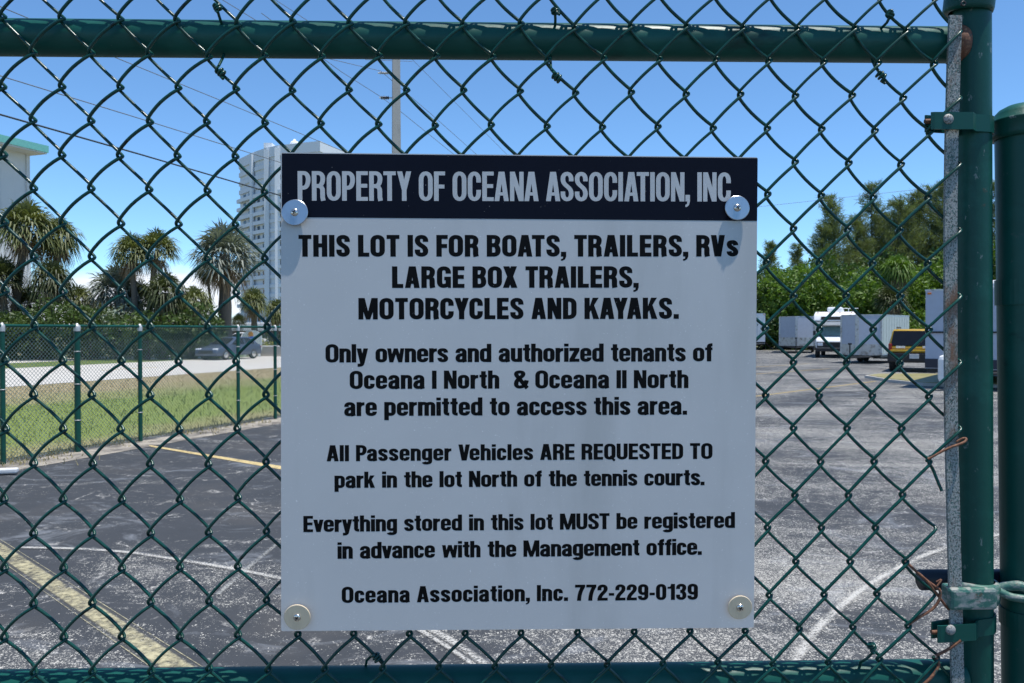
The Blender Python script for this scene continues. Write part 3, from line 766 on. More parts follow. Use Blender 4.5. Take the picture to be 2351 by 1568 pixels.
def glyph(ch, s, t, f=1.0):
    """bold condensed letter, cap height 1: width, stroked centre lines, filled polygons"""
    hs, ht = s / 2, t / 2; P = []; G = []
    Rc = lambda a, b, c, d: G.append([(a, b), (c, b), (c, d), (a, d)])
    def bowl(w, h, ry, y0=0.0): return path((hs, y0 + h / 2), ('L', hs, y0 + h - ry), ('v', w / 2, y0 + h - ht), ('h', w - hs, y0 + h - ry), ('L', w - hs, y0 + ry), ('v', w / 2, y0 + ht), ('h', hs, y0 + ry), ('L', hs, y0 + h / 2))
    w = 0.6 * f
    if ch in 'OQ0':
        w = (.64 if ch != '0' else .58) * f; P.append(bowl(w, 1.0, .29))
        if ch == 'Q': G.append([(w * .46, .17), (w * .60, .27), (w * 1.0, -.02), (w * .86, -.12)])
    elif ch == 'C': w = .61 * f; P.append(path((w - hs, .63), ('L', w - hs, .71), ('v', w / 2, 1 - ht), ('h', hs, .71), ('L', hs, .29), ('v', w / 2, ht), ('h', w - hs, .29), ('L', w - hs, .38)))
    elif ch == 'G':
        w = .63 * f; P.append(path((w - hs, .66), ('L', w - hs, .71), ('v', w / 2, 1 - ht), ('h', hs, .71), ('L', hs, .29), ('v', w * .47, ht), ('h', w - hs, .27), ('L', w - hs, .50))); Rc(w * .52, .52 - t * .9, w, .52); Rc(w - s * .55, 0, w, .3)
    elif ch == 'D': w = .62 * f; Rc(0, 0, s, 1); P.append(path((hs, 1 - ht), ('L', w * .45, 1 - ht), ('h', w - hs, .70), ('L', w - hs, .30), ('v', w * .45, ht), ('L', hs, ht)))
    elif ch == 'B':
        w = .62 * f; Rc(0, 0, s, 1); P.append(path((hs, 1 - ht), ('L', w * .5, 1 - ht), ('h', w - hs - .012, .77), ('v', w * .48, .53), ('L', hs, .53))); P.append(path((hs, .53), ('L', w * .5, .53), ('h', w - hs, .28), ('v', w * .5, ht), ('L', hs, ht)))
    elif ch == 'P': w = .59 * f; Rc(0, 0, s, 1); P.append(path((hs, 1 - ht), ('L', w * .46, 1 - ht), ('h', w - hs, .72), ('v', w * .46, .44), ('L', hs, .44)))
    elif ch == 'R':
        w = .62 * f; Rc(0, 0, s, 1); P.append(path((hs, 1 - ht), ('L', w * .46, 1 - ht), ('h', w - hs - .01, .75), ('v', w * .46, .50), ('L', hs, .50))); P.append(path((w * .44, .50), ('h', w - hs - .02, .34), ('L', w - hs - .018, .12), ('L', w - hs + .005, 0)))
    elif ch == 'E': w = .53 * f; Rc(0, 0, s, 1); Rc(s - .01, 1 - t, w, 1); Rc(s - .01, 0, w, t); Rc(s - .01, .51 - ht, w * .95, .51 + ht)
    elif ch == 'F': w = .51 * f; Rc(0, 0, s, 1); Rc(s - .01, 1 - t, w, 1); Rc(s - .01, .49 - ht, w * .94, .49 + ht)
    elif ch == 'L': w = .50 * f; Rc(0, 0, s, 1); Rc(s - .01, 0, w, t)
    elif ch == 'H': w = .62 * f; Rc(0, 0, s, 1); Rc(w - s, 0, w, 1); Rc(s - .01, .52 - ht, w - s + .01, .52 + ht)
    elif ch == 'I': w = s; Rc(0, 0, s, 1)
    elif ch == 'l': w = s; Rc(0, 0, s, 1)
    elif ch == 'T': w = .57 * f; Rc(0, 1 - t, w, 1); Rc(w / 2 - hs, 0, w / 2 + hs, 1 - t + .01)
    elif ch == 'K': w = .67 * f; Rc(0, 0, s, 1); G.append([(s - .01, .30), (s - .01, .58), (w - s * 1.14 - .02, 1), (w - .02, 1)]); G.append([(s + .03, .50), (w - s * 1.12, 0), (w, 0), (s + .60 * (w - s) * .72, .70)])
    elif ch == 'M':
        w = .87 * f; q = s * .92; Rc(0, 0, q, 1); Rc(w - q, 0, w, 1); G.append([(0, 1), (q * 1.28, 1), (w / 2 + q * .42, 0), (w / 2 - q * .42, 0)]); G.append([(w, 1), (w - q * 1.28, 1), (w / 2 - q * .42, 0), (w / 2 + q * .42, 0)])
    elif ch == 'N': w = .63 * f; q = s * .93; Rc(0, 0, q, 1); Rc(w - q, 0, w, 1); G.append([(0, 1), (q * 1.12, 1), (w, 0), (w - q * 1.12, 0)])
    elif ch == 'A':
        w = .66 * f; G.append([(0, 0), (s * 1.03, 0), (w / 2 + s * .36, 1), (w / 2 - s * .64, 1)]); G.append([(w, 0), (w - s * 1.03, 0), (w / 2 - s * .36, 1), (w / 2 + s * .64, 1)]); Rc(w * .24, .19, w * .76, .19 + t * .85)
    elif ch == 'V': w = .64 * f; G.append([(0, 1), (s * 1.06, 1), (w / 2 + s * .36, 0), (w / 2 - s * .62, 0)]); G.append([(w, 1), (w - s * 1.06, 1), (w / 2 - s * .36, 0), (w / 2 + s * .62, 0)])
    elif ch == 'X': w = .66 * f; G.append([(0, 0), (s * 1.15, 0), (w - .02, 1), (w - s * 1.15 - .02, 1)]); G.append([(w, 0), (w - s * 1.15, 0), (.02, 1), (s * 1.15 + .02, 1)])
    elif ch == 'Y': w = .65 * f; G.append([(0, 1), (s * 1.1, 1), (w / 2 + hs, .40), (w / 2 - hs, .36)]); G.append([(w, 1), (w - s * 1.1, 1), (w / 2 - hs, .40), (w / 2 + hs, .36)]); Rc(w / 2 - hs, 0, w / 2 + hs, .41)
    elif ch == 'U': w = .62 * f; P.append(path((hs, 1), ('L', hs, .28), ('v', w / 2, ht), ('h', w - hs, .28), ('L', w - hs, 1)))
    elif ch == 'S':
        w = .60 * f; P.append(path((w - hs, .68), ('L', w - hs, .74), ('v', w / 2, 1 - ht), ('h', hs, .755), ('b', hs, .50, w - hs, .52, w - hs, .255), ('v', w / 2, ht), ('h', hs, .26), ('L', hs, .33)))
    elif ch == 's':
        w = .53 * f; x = XH; P.append(path((w - hs, x * .68), ('v', w / 2, x - ht), ('h', hs, x * .745), ('b', hs, x * .50, w - hs, x * .52, w - hs, x * .265), ('v', w / 2, ht), ('h', hs, x * .32)))
    elif ch == 'o': w = .57 * f; P.append(bowl(w, XH, .25))
    elif ch == 'c': w = .53 * f; x = XH; P.append(path((w - hs, x * .63), ('L', w - hs, x * .68), ('v', w / 2, x - ht), ('h', hs, x * .68), ('L', hs, x * .32), ('v', w / 2, ht), ('h', w - hs, x * .32), ('L', w - hs, x * .38)))
    elif ch == 'e': w = .56 * f; x = XH; P.append(path((w - hs, .33), ('L', w - hs, x * .68), ('v', w / 2, x - ht), ('h', hs, x * .68), ('L', hs, x * .32), ('v', w / 2, ht), ('h', w - hs, .22), ('L', w - hs, .245))); Rc(hs, .325, w - hs * .3, .325 + t * .68)
    elif ch == 'a':
        w = .56 * f; x = XH; P.append(path((hs, .50), ('L', hs, .54), ('v', w * .48, x - ht), ('h', w - s * .56, .53), ('L', w - s * .56, .12), ('L', w - s * .44, 0))); P.append(path((w - s * .6, .43), ('b', w * .5, .40, hs * .95, .40, hs * .98, .21), ('v', w * .42, ht * .92), ('h', w - s * .58, .22)))
    elif ch in 'nhm':
        if ch == 'm':
            w = .86 * f; a = (w + s) / 2
            Rc(0, 0, s, XH)
            for x0, x1 in ((0, a), (a - s, w)): P.append(path((x0 + hs, .50), ('v', (x0 + x1) / 2 + .015, XH - ht), ('h', x1 - hs, XH - .22), ('L', x1 - hs, 0)))
        else:
            w = .56 * f; Rc(0, 0, s, XH if ch == 'n' else 1); P.append(path((hs, .48), ('v', w * .54, XH - ht), ('h', w - hs, XH - .23), ('L', w - hs, 0)))
    elif ch == 'u': w = .56 * f; Rc(w - s, 0, w, XH); P.append(path((hs, XH), ('L', hs, .23), ('v', w * .46, ht), ('h', w - hs, .28)))
    elif ch == 'r': w = .39 * f; Rc(0, 0, s, XH); P.append(path((hs, .42), ('v', w * .95, XH - ht * 1.12), ('L', w, XH - ht * 1.12)))
    elif ch in 'dg':
        w = .57 * f; x = XH; P.append(path((w - hs, .50), ('v', w * .47, x - ht), ('h', hs, x - .24), ('L', hs, .24), ('v', w * .47, ht + (0.02 if ch == 'g' else 0)), ('h', w - hs, .28)))
        if ch == 'd': Rc(w - s, 0, w, 1)
        else: Rc(w - s, 0, w, XH); P.append(path((w - hs, .02), ('L', w - hs, -.03), ('v', w * .48, -.235 + ht), ('h', hs * 1.0, -.08)))
    elif ch in 'bp':
        w = .57 * f; x = XH; P.append(path((hs, .50), ('v', w * .53, x - ht), ('h', w - hs, x - .24), ('L', w - hs, .24), ('v', w * .53, ht), ('h', hs, .28)))
        Rc(0, 0 if ch == 'b' else -.235, s, 1 if ch == 'b' else XH)
    elif ch == 't': w = .37 * f; x0 = .085 * f; P.append(path((x0 + hs, .96), ('L', x0 + hs, .20), ('v', w - .03, ht), ('L', w, ht))); Rc(0, XH - t * .82, w, XH)
    elif ch == 'f': w = .37 * f; x0 = .085 * f; P.append(path((w, 1 - ht), ('L', w - .02, 1 - ht), ('h', x0 + hs, .82), ('L', x0 + hs, 0))); Rc(0, XH - t * .82, w, XH)
    elif ch == 'i': w = s; Rc(0, 0, s, XH); Rc(0, .84, s, 1)
    elif ch == 'k': w = .59 * f; Rc(0, 0, s, 1); G.append([(s - .01, .22), (s - .01, .46), (w - s * 1.14 - .02, XH), (w - .02, XH)]); G.append([(s + .02, .36), (w - s * 1.12, 0), (w, 0), (s + .62 * (w - s) * .72, .55)])
    elif ch in 'vy':
        w = .56 * f; G.append([(0, XH), (s * 1.0, XH), (w / 2 + s * .40, 0), (w / 2 - s * .52, 0)])
        if ch == 'v': G.append([(w, XH), (w - s, XH), (w / 2 - s * .40, 0), (w / 2 + s * .52, 0)])
        else:
            G.append([(w, XH), (w - s, XH), (w / 2 - s * .46, 0), (w / 2 + s * .50, 0)])
            P.append(path((w / 2 + s * .02, .03), ('b', w / 2 - s * .1, -.12, w / 2 - s * .25, -.235 + ht, w * .16, -.235 + ht), ('L', w * .08, -.235 + ht)))
    elif ch == 'w':
        w = .84 * f; q = s * .86
        for x0, x1, y0, y1 in ((0, .24, XH, 0), (.5, .24, XH, 0), (.5, .76, XH, 0), (1, .76, XH, 0)):
            a = x0 * w + (q / 2 if x0 == 0 else -q / 2 if x0 == 1 else 0); b = x1 * w
            G.append([(a - q / 2, XH), (a + q / 2, XH), (b + q / 2, 0), (b - q / 2, 0)])
    elif ch == 'z': w = .50 * f; Rc(0, XH - t, w, XH); Rc(0, 0, w, t); G.append([(0, t * .9), (w - s * 1.15, XH - t * .9), (w, XH - t * .9), (s * 1.15, t * .9)])
    elif ch == '1': w = .42 * f; Rc(w - s, 0, w, 1); G.append([(0, .70), (w - s + .01, .70), (w - s + .01, .93), (w - s * .9, 1), (w * .34, .83), (0, .82)])
    elif ch == '2': w = .57 * f; P.append(path((hs, .64), ('L', hs, .73), ('v', w / 2, 1 - ht), ('h', w - hs, .74), ('b', w - hs, .50, hs * 1.15, .42, hs * 1.12, t * .5))); Rc(0, 0, w, t)
    elif ch == '3': w = .58 * f; P.append(path((hs, .68), ('L', hs, .75), ('v', w / 2, 1 - ht), ('h', w - hs - .01, .77), ('v', w * .40, .53))); P.append(path((w * .40, .53), ('h', w - hs, .28), ('v', w / 2, ht), ('h', hs, .25), ('L', hs, .33)))
    elif ch == '7': w = .56 * f; Rc(0, 1 - t, w, 1); P.append(path((w - hs * .9, 1 - t * .6), ('b', w * .62, .70, w * .42, .45, w * .40, 0)))
    elif ch == '9': w = .58 * f; P.append(path((w - hs, .60), ('L', w - hs, .74), ('v', w / 2, 1 - ht), ('h', hs, .74), ('L', hs, .62), ('v', w / 2, .41), ('h', w - hs, .60))); P.append(path((w - hs, .68), ('L', w - hs, .26), ('v', w / 2, ht), ('h', hs, .22), ('L', hs, .27)))
    elif ch == '.': w = s; Rc(0, 0, s, .225)
    elif ch == ',': w = s; Rc(0, 0, s, .225); G.append([(s * .42, .01), (s, .01), (s * .80, -.12), (s * .3, -.19), (.0, -.19), (0, -.115), (s * .35, -.09)])
    elif ch == '-': w = .30 * f; Rc(0, .30, w, .30 + t * .95)
    elif ch == '&':
        w = .70 * f; P.append(path((w * .95, .02), ('L', w * .26, .66), ('b', w * .10, .80, w * .16, 1 - ht, w * .42, 1 - ht), ('h', w * .66, .80), ('b', w * .66, .64, hs, .54, hs, .27), ('v', w * .40, ht), ('b', w * .68, ht, w * .86, .22, w * .90, .46)))
    return w, P, G
KERN = {'AT': -.10, 'TA': -.10, 'AY': -.11, 'YA': -.11, 'TY': .0, 'AV': -.09, 'VA': -.09, 'LT': -.08, 'OA': -.03, 'AO': -.03, 'KA': -.04, 'AK': -.01, 'RT': -.02, 'RV': -.04, 'AI': -.01, 'CY': -.04, 'YC': -.05, 'OC': .0,
        'OX': -.04, 'LY': -.08, 'AS': -.03, 'EA': -.02, 'NA': -.02, 'LO': -.03, 'Ve': -.09, 'ly': -.02, 'ow': -.04, 'wn': -.02, 'ry': -.03, 'yt': -.03, 'ev': -.04, 've': -.04, 'dv': -.03, 'va': -.04, 'Ev': -.03, 'rs': -.02, 'wi': -.02, 'f ': .02, 's.': -.02, 'e.': -.01, 'TR': -.02, 'FO': -.04, 'Pa': -.05, 'ST': -.02, 'YK': -.02, 's,': -.03, 'S,': -.03, 'N,': -.01, 'n,': -.01, 'BO': -.01, 'RC': -.02}
def text_line(body, width, cap, s, t, f=1.0, space=.27):
    """one line of lettering fitted to its measured width; returns verts (x, y, z) and faces"""
    gl = [None if c == ' ' else glyph(c, s, t, f) for c in body]
    base = 0; gaps = 0
    for i, c in enumerate(body):
        base += space if c == ' ' else gl[i][0]
        if i + 1 < len(body) and c != ' ' and body[i + 1] != ' ': gaps += 1; base += KERN.get(c + body[i + 1], 0)
    gap = (width / cap - base) / max(gaps, 1)
    print('LINE', body[:12], 'gap %.3f' % gap)
    V, F = [], []; x = 0; lay = 0.000018
    for i, c in enumerate(body):
        if c == ' ': x += space; continue
        w, P, G = gl[i]; z = 0
        for pts in P:
            z += 1; n0 = len(V); m = len(pts); closed = math.hypot(pts[0][0] - pts[-1][0], pts[0][1] - pts[-1][1]) < 1e-6
            if closed: pts = pts[:-1]; m -= 1
            for k in range(m):
                a = pts[(k - 1) % m] if closed or k > 0 else pts[0]; b = pts[(k + 1) % m] if closed or k < m - 1 else pts[-1]
                dx, dy = b[0] - a[0], b[1] - a[1]; L = math.hypot(dx, dy) or 1; dx /= L; dy /= L
                th = 0.5 * math.sqrt((s * dy) ** 2 + (t * dx) ** 2)
                V.append(((x + pts[k][0] - dy * th) * cap, (pts[k][1] + dx * th) * cap, z * lay)); V.append(((x + pts[k][0] + dy * th) * cap, (pts[k][1] - dx * th) * cap, z * lay))
            for k in range(m if closed else m - 1):
                l = (k + 1) % m; F.append((n0 + 2 * k, n0 + 2 * k + 1, n0 + 2 * l + 1, n0 + 2 * l))
        for poly in G:
            z += 1; n0 = len(V)
            V += [((x + q[0]) * cap, q[1] * cap, z * lay) for q in poly]; F.append(tuple(range(n0, n0 + len(poly))))
        x += w
        if i + 1 < len(body) and body[i + 1] != ' ': x += gap + KERN.get(c + body[i + 1], 0)
    return V, F

SW = 0.61
Rs = Matrix.Rotation(YAW, 3, 'Z') @ Matrix.Rotation(-R(0.216) * -1, 3, 'Y')
S0 = Vector((0.01084, 1.02185, 1.61860))                       # centre of the front face
SX, SZ, SN = Rs @ Vector((1, 0, 0)), Rs @ Vector((0, 0, 1)), Rs @ Vector((0, -1, 0))
def sp(a, b, w=0.0): return S0 + SX * a + SZ * b + SN * w
def suv(px, py):
    d = ray(px, py); p = EYE + d * ((S0 - EYE).dot(SN) / d.dot(SN)) - S0
    return p.dot(SX), p.dot(SZ)
sign = thing('notice_sign', 'square grey notice with navy heading band PROPERTY OF OCEANA ASSOCIATION, fixed on the gate', 'sign', sp(0, -SW / 2))
def sheeting():
    m = bpy.data.materials.new('grey_sign_sheeting'); m.use_nodes = True
    t = m.node_tree; p = t.nodes['Principled BSDF']; tx = N(t, 'ShaderNodeTexCoord'); v = tx.outputs['Object']
    c = blend(t, rng(t, noise(t, v, 5, 5, 0.6), 0.35, 0.65), (0.500, 0.503, 0.496), (0.532, 0.535, 0.528))
    c = blend(t, rng(t, noise(t, v, 420, 2, 0.5), 0.70, 0.735, 0, 0.55), c, (0.8, 0.8, 0.8))      # tiny flecks of grit
    c = blend(t, rng(t, mth(t, 'MULTIPLY', noise(t, v, 16, 7, 0.75, dist=1.5), noise(t, v, 3.1, 3)), 0.38, 0.46, 0, 0.5), c, (0.56, 0.56, 0.54))   # scuffs
    c = blend(t, rng(t, noise(t, v, 2.2, 6, 0.6, stretch=(3.5, 1, 0.5), loc=(0.4, 0, 0)), 0.52, 0.72, 0, 0.40), c, (0.33, 0.335, 0.32))            # rain streaks
    t.links.new(c, p.inputs['Base Color']); p.inputs['Roughness'].default_value = 0.36; p.inputs['Specular IOR Level'].default_value = 0.4
    b = N(t, 'ShaderNodeBump', Strength=0.08, Distance=0.0005); t.links.new(noise(t, v, 900, 2), b.inputs['Height']); t.links.new(b.outputs[0], p.inputs['Normal'])
    return m
def film(name, c0, c1, rough):
    m = bpy.data.materials.new(name); m.use_nodes = True
    t = m.node_tree; p = t.nodes['Principled BSDF']; tx = N(t, 'ShaderNodeTexCoord'); v = tx.outputs['Object']
    c = blend(t, rng(t, noise(t, v, 7, 5, 0.6), 0.35, 0.65), c0, c1)
    c = blend(t, rng(t, noise(t, v, 380, 2, 0.5), 0.76, 0.79, 0, 0.5), c, (0.5, 0.5, 0.5))
    t.links.new(c, p.inputs['Base Color']); p.inputs['Roughness'].default_value = rough; p.inputs['Specular IOR Level'].default_value = 0.10
    return m
M['sheet'] = sheeting()
M['navy'] = film('navy_vinyl', (0.0028, 0.0045, 0.012), (0.004, 0.006, 0.015), 0.5)
M['ink'] = film('black_vinyl', (0.0022, 0.0022, 0.0026), (0.004, 0.004, 0.0045), 0.5)
def bolt_shape(size, sc=0.003):
    bm = bmesh.new(); bmesh.ops.create_cube(bm, size=1)
    return bm
# rounded plate
def plate(w0, w1, u0, u1, v0, v1, rad, mbx):
    pts = []
    for cxn, czn, a0 in ((u1 - rad, v1 - rad, 0), (u0 + rad, v1 - rad, 90), (u0 + rad, v0 + rad, 180), (u1 - rad, v0 + rad, 270)):
        for k in range(5):
            a = R(a0 + 90 * k / 4); pts.append((cxn + rad * math.cos(a), czn + rad * math.sin(a)))
    mbx.prism([sp(a, b, w0) for a, b in pts], SN * (w1 - w0))
h2 = SW / 2
mb = MB(); plate(-.0028, 0, -h2, h2, -h2, h2, .0022, mb); obj('panel', mb, M['sheet'], sign)
ub, vb = suv(1200, 503)
mb = MB(); plate(.00004, .00016, -h2 + .0012, h2, vb, h2 - .0012, .001, mb); obj('header_band', mb, M['navy'], sign)
LINES = [("PROPERTY OF OCEANA ASSOCIATION, INC", 683.6, 460.7, 1677.7, 462.7, 67.0, .157, .130, .738, .255, 'sheet', .00022),
 ("THIS LOT IS FOR BOATS, TRAILERS, RVs", 685.6, 589.4, 1695, 588.9, 49.6, .250, .188, 1.035, .37, 'ink', .00006),
 ("LARGE BOX TRAILERS,", 900.2, 661.2, 1466.4, 660.4, 49.4, .250, .188, 1.035, .37, 'ink', .00006),
 ("MOTORCYCLES AND KAYAKS.", 823, 733.5, 1558.6, 732, 49.0, .250, .188, 1.035, .37, 'ink', .00006),
 ("Only owners and authorized tenants of", 747.4, 832.4, 1635.8, 829.6, 42.0, .252, .172, 1.11, .40, 'ink', .00006),
 ("Oceana I North  & Oceana II North", 803, 893.2, 1580.6, 890.9, 41.8, .252, .172, 1.11, .40, 'ink', .00006),
 ("are permitted to access this area.", 790.4, 955.3, 1577.5, 952, 41.8, .252, .172, 1.11, .40, 'ink', .00006),
 ("All Passenger Vehicles ARE REQUESTED TO", 750, 1059.2, 1635.8, 1053.6, 37.0, .254, .174, 1.12, .43, 'ink', .00006),
 ("park in the lot North of the tennis courts.", 768, 1120.5, 1617.6, 1114, 37.2, .254, .174, 1.12, .43, 'ink', .00006),
 ("Everything stored in this lot MUST be registered", 696.6, 1221.7, 1687.4, 1212, 37.2, .254, .174, 1.12, .43, 'ink', .00006),
 ("in advance with the Management office.", 775, 1283, 1611.3, 1273.8, 38.0, .254, .174, 1.12, .43, 'ink', .00006),
 ("Oceana Association, Inc. 772-229-0139", 784.7, 1384.4, 1602.3, 1376.7, 37.4, .254, .174, 1.12, .43, 'ink', .00006)]
for body, x0, y0, x1, y1, cap, s_, t_, f_, spc, mk, w in LINES:
    a, b = suv(x0, y0), suv(x1, y1); width = math.hypot(b[0] - a[0], b[1] - a[1]); ang = math.atan2(b[1] - a[1], b[0] - a[0])
    capm = cap / FPX * 1.022
    V, F = text_line(body, width, capm, s_, t_, f_, spc)
    mb = MB(); ca, sa = math.cos(ang), math.sin(ang)
    mb.add([sp(a[0] + x * ca - y * sa, a[1] + x * sa + y * ca, w + z) for x, y, z in V], F)
    o = obj('heading' if mk == 'sheet' else 'text_line', mb, M[mk], sign, fixn=False)
    me = o.data; bm = bmesh.new(); bm.from_mesh(me)
    for fc in bm.faces:
        fc.normal_update()
        if fc.normal.dot(SN) < 0: fc.normal_flip()
    bm.to_mesh(me); bm.free()
M['washer'] = worn('zinc_washer', [(0.44, 0.47, 0.50), ((0.34, 0.36, 0.38), 60, 0.5, 0.2, (1, 1, 0.3)), ((0.22, 0.17, 0.13), 130, 0.70, 0.05, (1, 1, 0.4))], rough=0.30, metal=0.92, bump=0.12, bscale=300)
M['washer_tan'] = worn('ground_tint_washer', [(0.84, 0.68, 0.47), ((0.70, 0.56, 0.39), 60, 0.5, 0.2, (1, 1, 0.3)), ((0.20, 0.12, 0.07), 130, 0.68, 0.05, (1, 1, 0.4))], rough=0.42, metal=0.25, bump=0.12, bscale=300)  # lower washers: warm reflection of the ground put into the base colour
M['screw'] = mat('bright_screw', (0.66, 0.63, 0.58), 0.22, metal=0.95)
for px, py, rad, tl, tr in ((678.7, 489, 29.9, 5.5, -1.0), (1690, 478.5, 28.5, 4.0, 0.6), (684.6, 1413.8, 30.0, -6.0, 0), (1696.3, 1391.5, 28.5, -6.5, .6)):
    u, v = suv(px, py); r_ = rad / FPX * 1.02
    c = sp(u, v, 0.0048); axw = (SN + SZ * math.sin(R(tl)) + SX * math.sin(R(tr))).normalized()
    mb = MB(); mb.lathe(c, [(0.003, -.0012), (r_ - .0006, -.0012), (r_, -.0007), (r_, .0003), (r_ - .0006, .0007), (.0052, .0007), (.003, .0005)], 48, axw, smooth=False)
    wo = obj('washer', mb, M['washer'] if py < 800 else M['washer_tan'], sign, origin=c)
    mb = MB(); mb.lathe(c, [(0.0048, .0007), (0.0048, .0014), (0.0042, .0024), (0.003, .0031), (0, .0034)], 28, axw)
    so = obj('screw', mb, M['screw'], wo, origin=c)
    mb = MB(); ex = (SX - axw * SX.dot(axw)).normalized(); ez = axw.cross(ex); rr = rk.uniform(0.2, 1.3)
    for a_ in (rr, rr + PI / 2):
        d1 = ex * math.cos(a_) + ez * math.sin(a_); d2 = axw.cross(d1); q = c + axw * .0029
        mb.add([q + d1 * sx * .0026 + d2 * sy * .00065 + axw * sz * .0008 for sz in (-1, 1) for sx, sy in ((-1, -1), (1, -1), (1, 1), (-1, 1))], [(0, 3, 2, 1), (4, 5, 6, 7), (0, 1, 5, 4), (1, 2, 6, 5), (2, 3, 7, 6), (3, 0, 4, 7)])
    obj('cross_recess', mb, M['black'], so, origin=c)

# ------------------------------------------------------------------ far fence along the lot
fr = random.Random(11)
fence_o = rd(9.0, T_F)
ff = thing('chain_link_fence', 'low green chain link fence along the lawn, with several posts and a top rail', 'fence', fence_o)
FH = 1.76
posts = [gnd(5, 1075), gnd(178, 1047), gnd(322, 1018), gnd(547, 968), gnd(633, 955)]
posts = [rd(rplane(q, 900, T_F).dot(RD), T_F) for q in (6, 178, 322, 547, 632)]
posts = [rd(posts[0].dot(RD) - 2.6, T_F), rd(posts[0].dot(RD) - 5.2, T_F)] + posts + [rd(s, T_F) for s in (17.8, 20.4, 23.0, 25.6)]
s0, s1 = -4.0, 25.6
for k, p in enumerate(posts):
    thick = .040 if k == 3 else .031
    mb = MB(); h = FH + (.0 if k != 3 else .0)
    mb.tube([p + Vector((0, 0, z)) for z in (0, h * .5, h - .03)], thick, 12)
    po = obj('post', mb, M['fence_green'], ff)
    mb = MB(); q = p + Vector((0, 0, h - .03)); mb.lathe(q, [(thick + .004, -.05), (thick + .005, 0), (thick, .03), (.020, .042), (.016, .056), (0, .062)], 12)
    obj('cap', mb, M['galv'], po)
    mb = MB()
    for z in (0.45, 0.95, 1.4):
        mb = MB(); mb.lathe(p + Vector((0, 0, z)), [(thick, -.006), (thick + .004, -.004), (thick + .004, .004), (thick, .006)], 12); obj('wire_tie', mb, M['galv'], po)
mb = MB(); mb.tube([rd(s0 + (s1 - s0) * k / 20, T_F, FH - .01) for k in range(21)], .021, 10); obj('top_rail', mb, M['fence_green'], ff)
mb = MB(); D_ = .054; top, bot = FH - .03, .03
k = 0; s = s0 - (top - bot)
while s < s1:
    for sgn in (1, -1):
        a0, z0, z1 = s, bot, top
        u0, u1 = s, s + (top - bot)
        A = [u0, bot if sgn > 0 else top]; B = [u1, top if sgn > 0 else bot]
        lo = max(u0, s0); hi = min(u1, s1)
        if hi - lo < .02: continue
        za = A[1] + (B[1] - A[1]) * (lo - u0) / (u1 - u0); zb_ = A[1] + (B[1] - A[1]) * (hi - u0) / (u1 - u0)
        w = .004 * sgn
        mb.tube([rd(lo, T_F + .026 + w, za), rd(hi, T_F + .026 + w, zb_)], .0028, 4, caps=False)
    s += D_ * 1.02
obj('wire_mesh', mb, mat('far_mesh_wire', (0.15, 0.22, 0.21), 0.25, spec=0.8, var=0.2), ff, fixn=False)

# ------------------------------------------------------------------ grass on the lawn, straw and green blades
nr = np.random.default_rng(3)
n = 52000
gs = 5 + nr.random(n) ** 1.6 * 50; gt = T_F + .3 + nr.random(n) * (T_R0 - T_F - .5)
gt[:9000] = T_F + .35 - np.abs(nr.normal(size=9000)) * .22 * (1.1 + np.sin(gs[:9000] * 3.1) * np.sin(gs[:9000] * 1.3 + 1))
hgt = .022 + .03 * nr.random(n) + .09 * nr.random(n) ** 7; ang = nr.random(n) * 2 * PI; lean = (nr.random((n, 2)) - .5) * .07
base = np.outer(gs, np.array(RD)) + np.outer(gt, np.array(RN))
wd = .006 + .006 * nr.random(n)
dx = np.stack([np.cos(ang) * wd, np.sin(ang) * wd, np.zeros(n)], 1)
tip = base + np.stack([lean[:, 0], lean[:, 1], hgt], 1)
V = np.stack([base - dx, base + dx, tip], 1).reshape(-1, 3); V[:, 2] += .004
F = np.arange(3 * n).reshape(-1, 3)
def bladem():
    def b(t, p, v):
        sx = N(t, 'ShaderNodeSeparateXYZ'); t.links.new(v, sx.inputs[0])
        w = mth(t, 'ADD', sx.outputs['Y'], mth(t, 'MULTIPLY', mth(t, 'SUBTRACT', noise(t, v, .35, 6), .5), 5.0))
        dry = mth(t, 'MAXIMUM', rng(t, w, 6.0, 9.5), rng(t, w, 1.8, .2, 0, .8))
        dry = mth(t, 'ADD', dry, rng(t, noise(t, v, 11, 2), .5, .8, 0, .6))
        t.links.new(blend(t, dry, (.14, .19, .025), (.33, .265, .13)), p.inputs['Base Color']); p.inputs['Roughness'].default_value = .9
    return ground_mat('grass_blades', b)
go = objnp('grass', V, F, bladem(), origin=(0, 0, 0))
# local axes follow the fence so that the straw-coloured bands lie along the road
yawr = math.atan2(RD.y, RD.x); o_ = rd(0, T_F)
inv = (Matrix.Translation(o_) @ Matrix.Rotation(yawr, 4, 'Z')).inverted()
go.data.transform(inv); go.location = o_; go.rotation_euler = (0, 0, yawr)
go['kind'] = 'stuff'; go['label'] = 'short grass of the lawn behind the far fence, green with straw coloured bands'

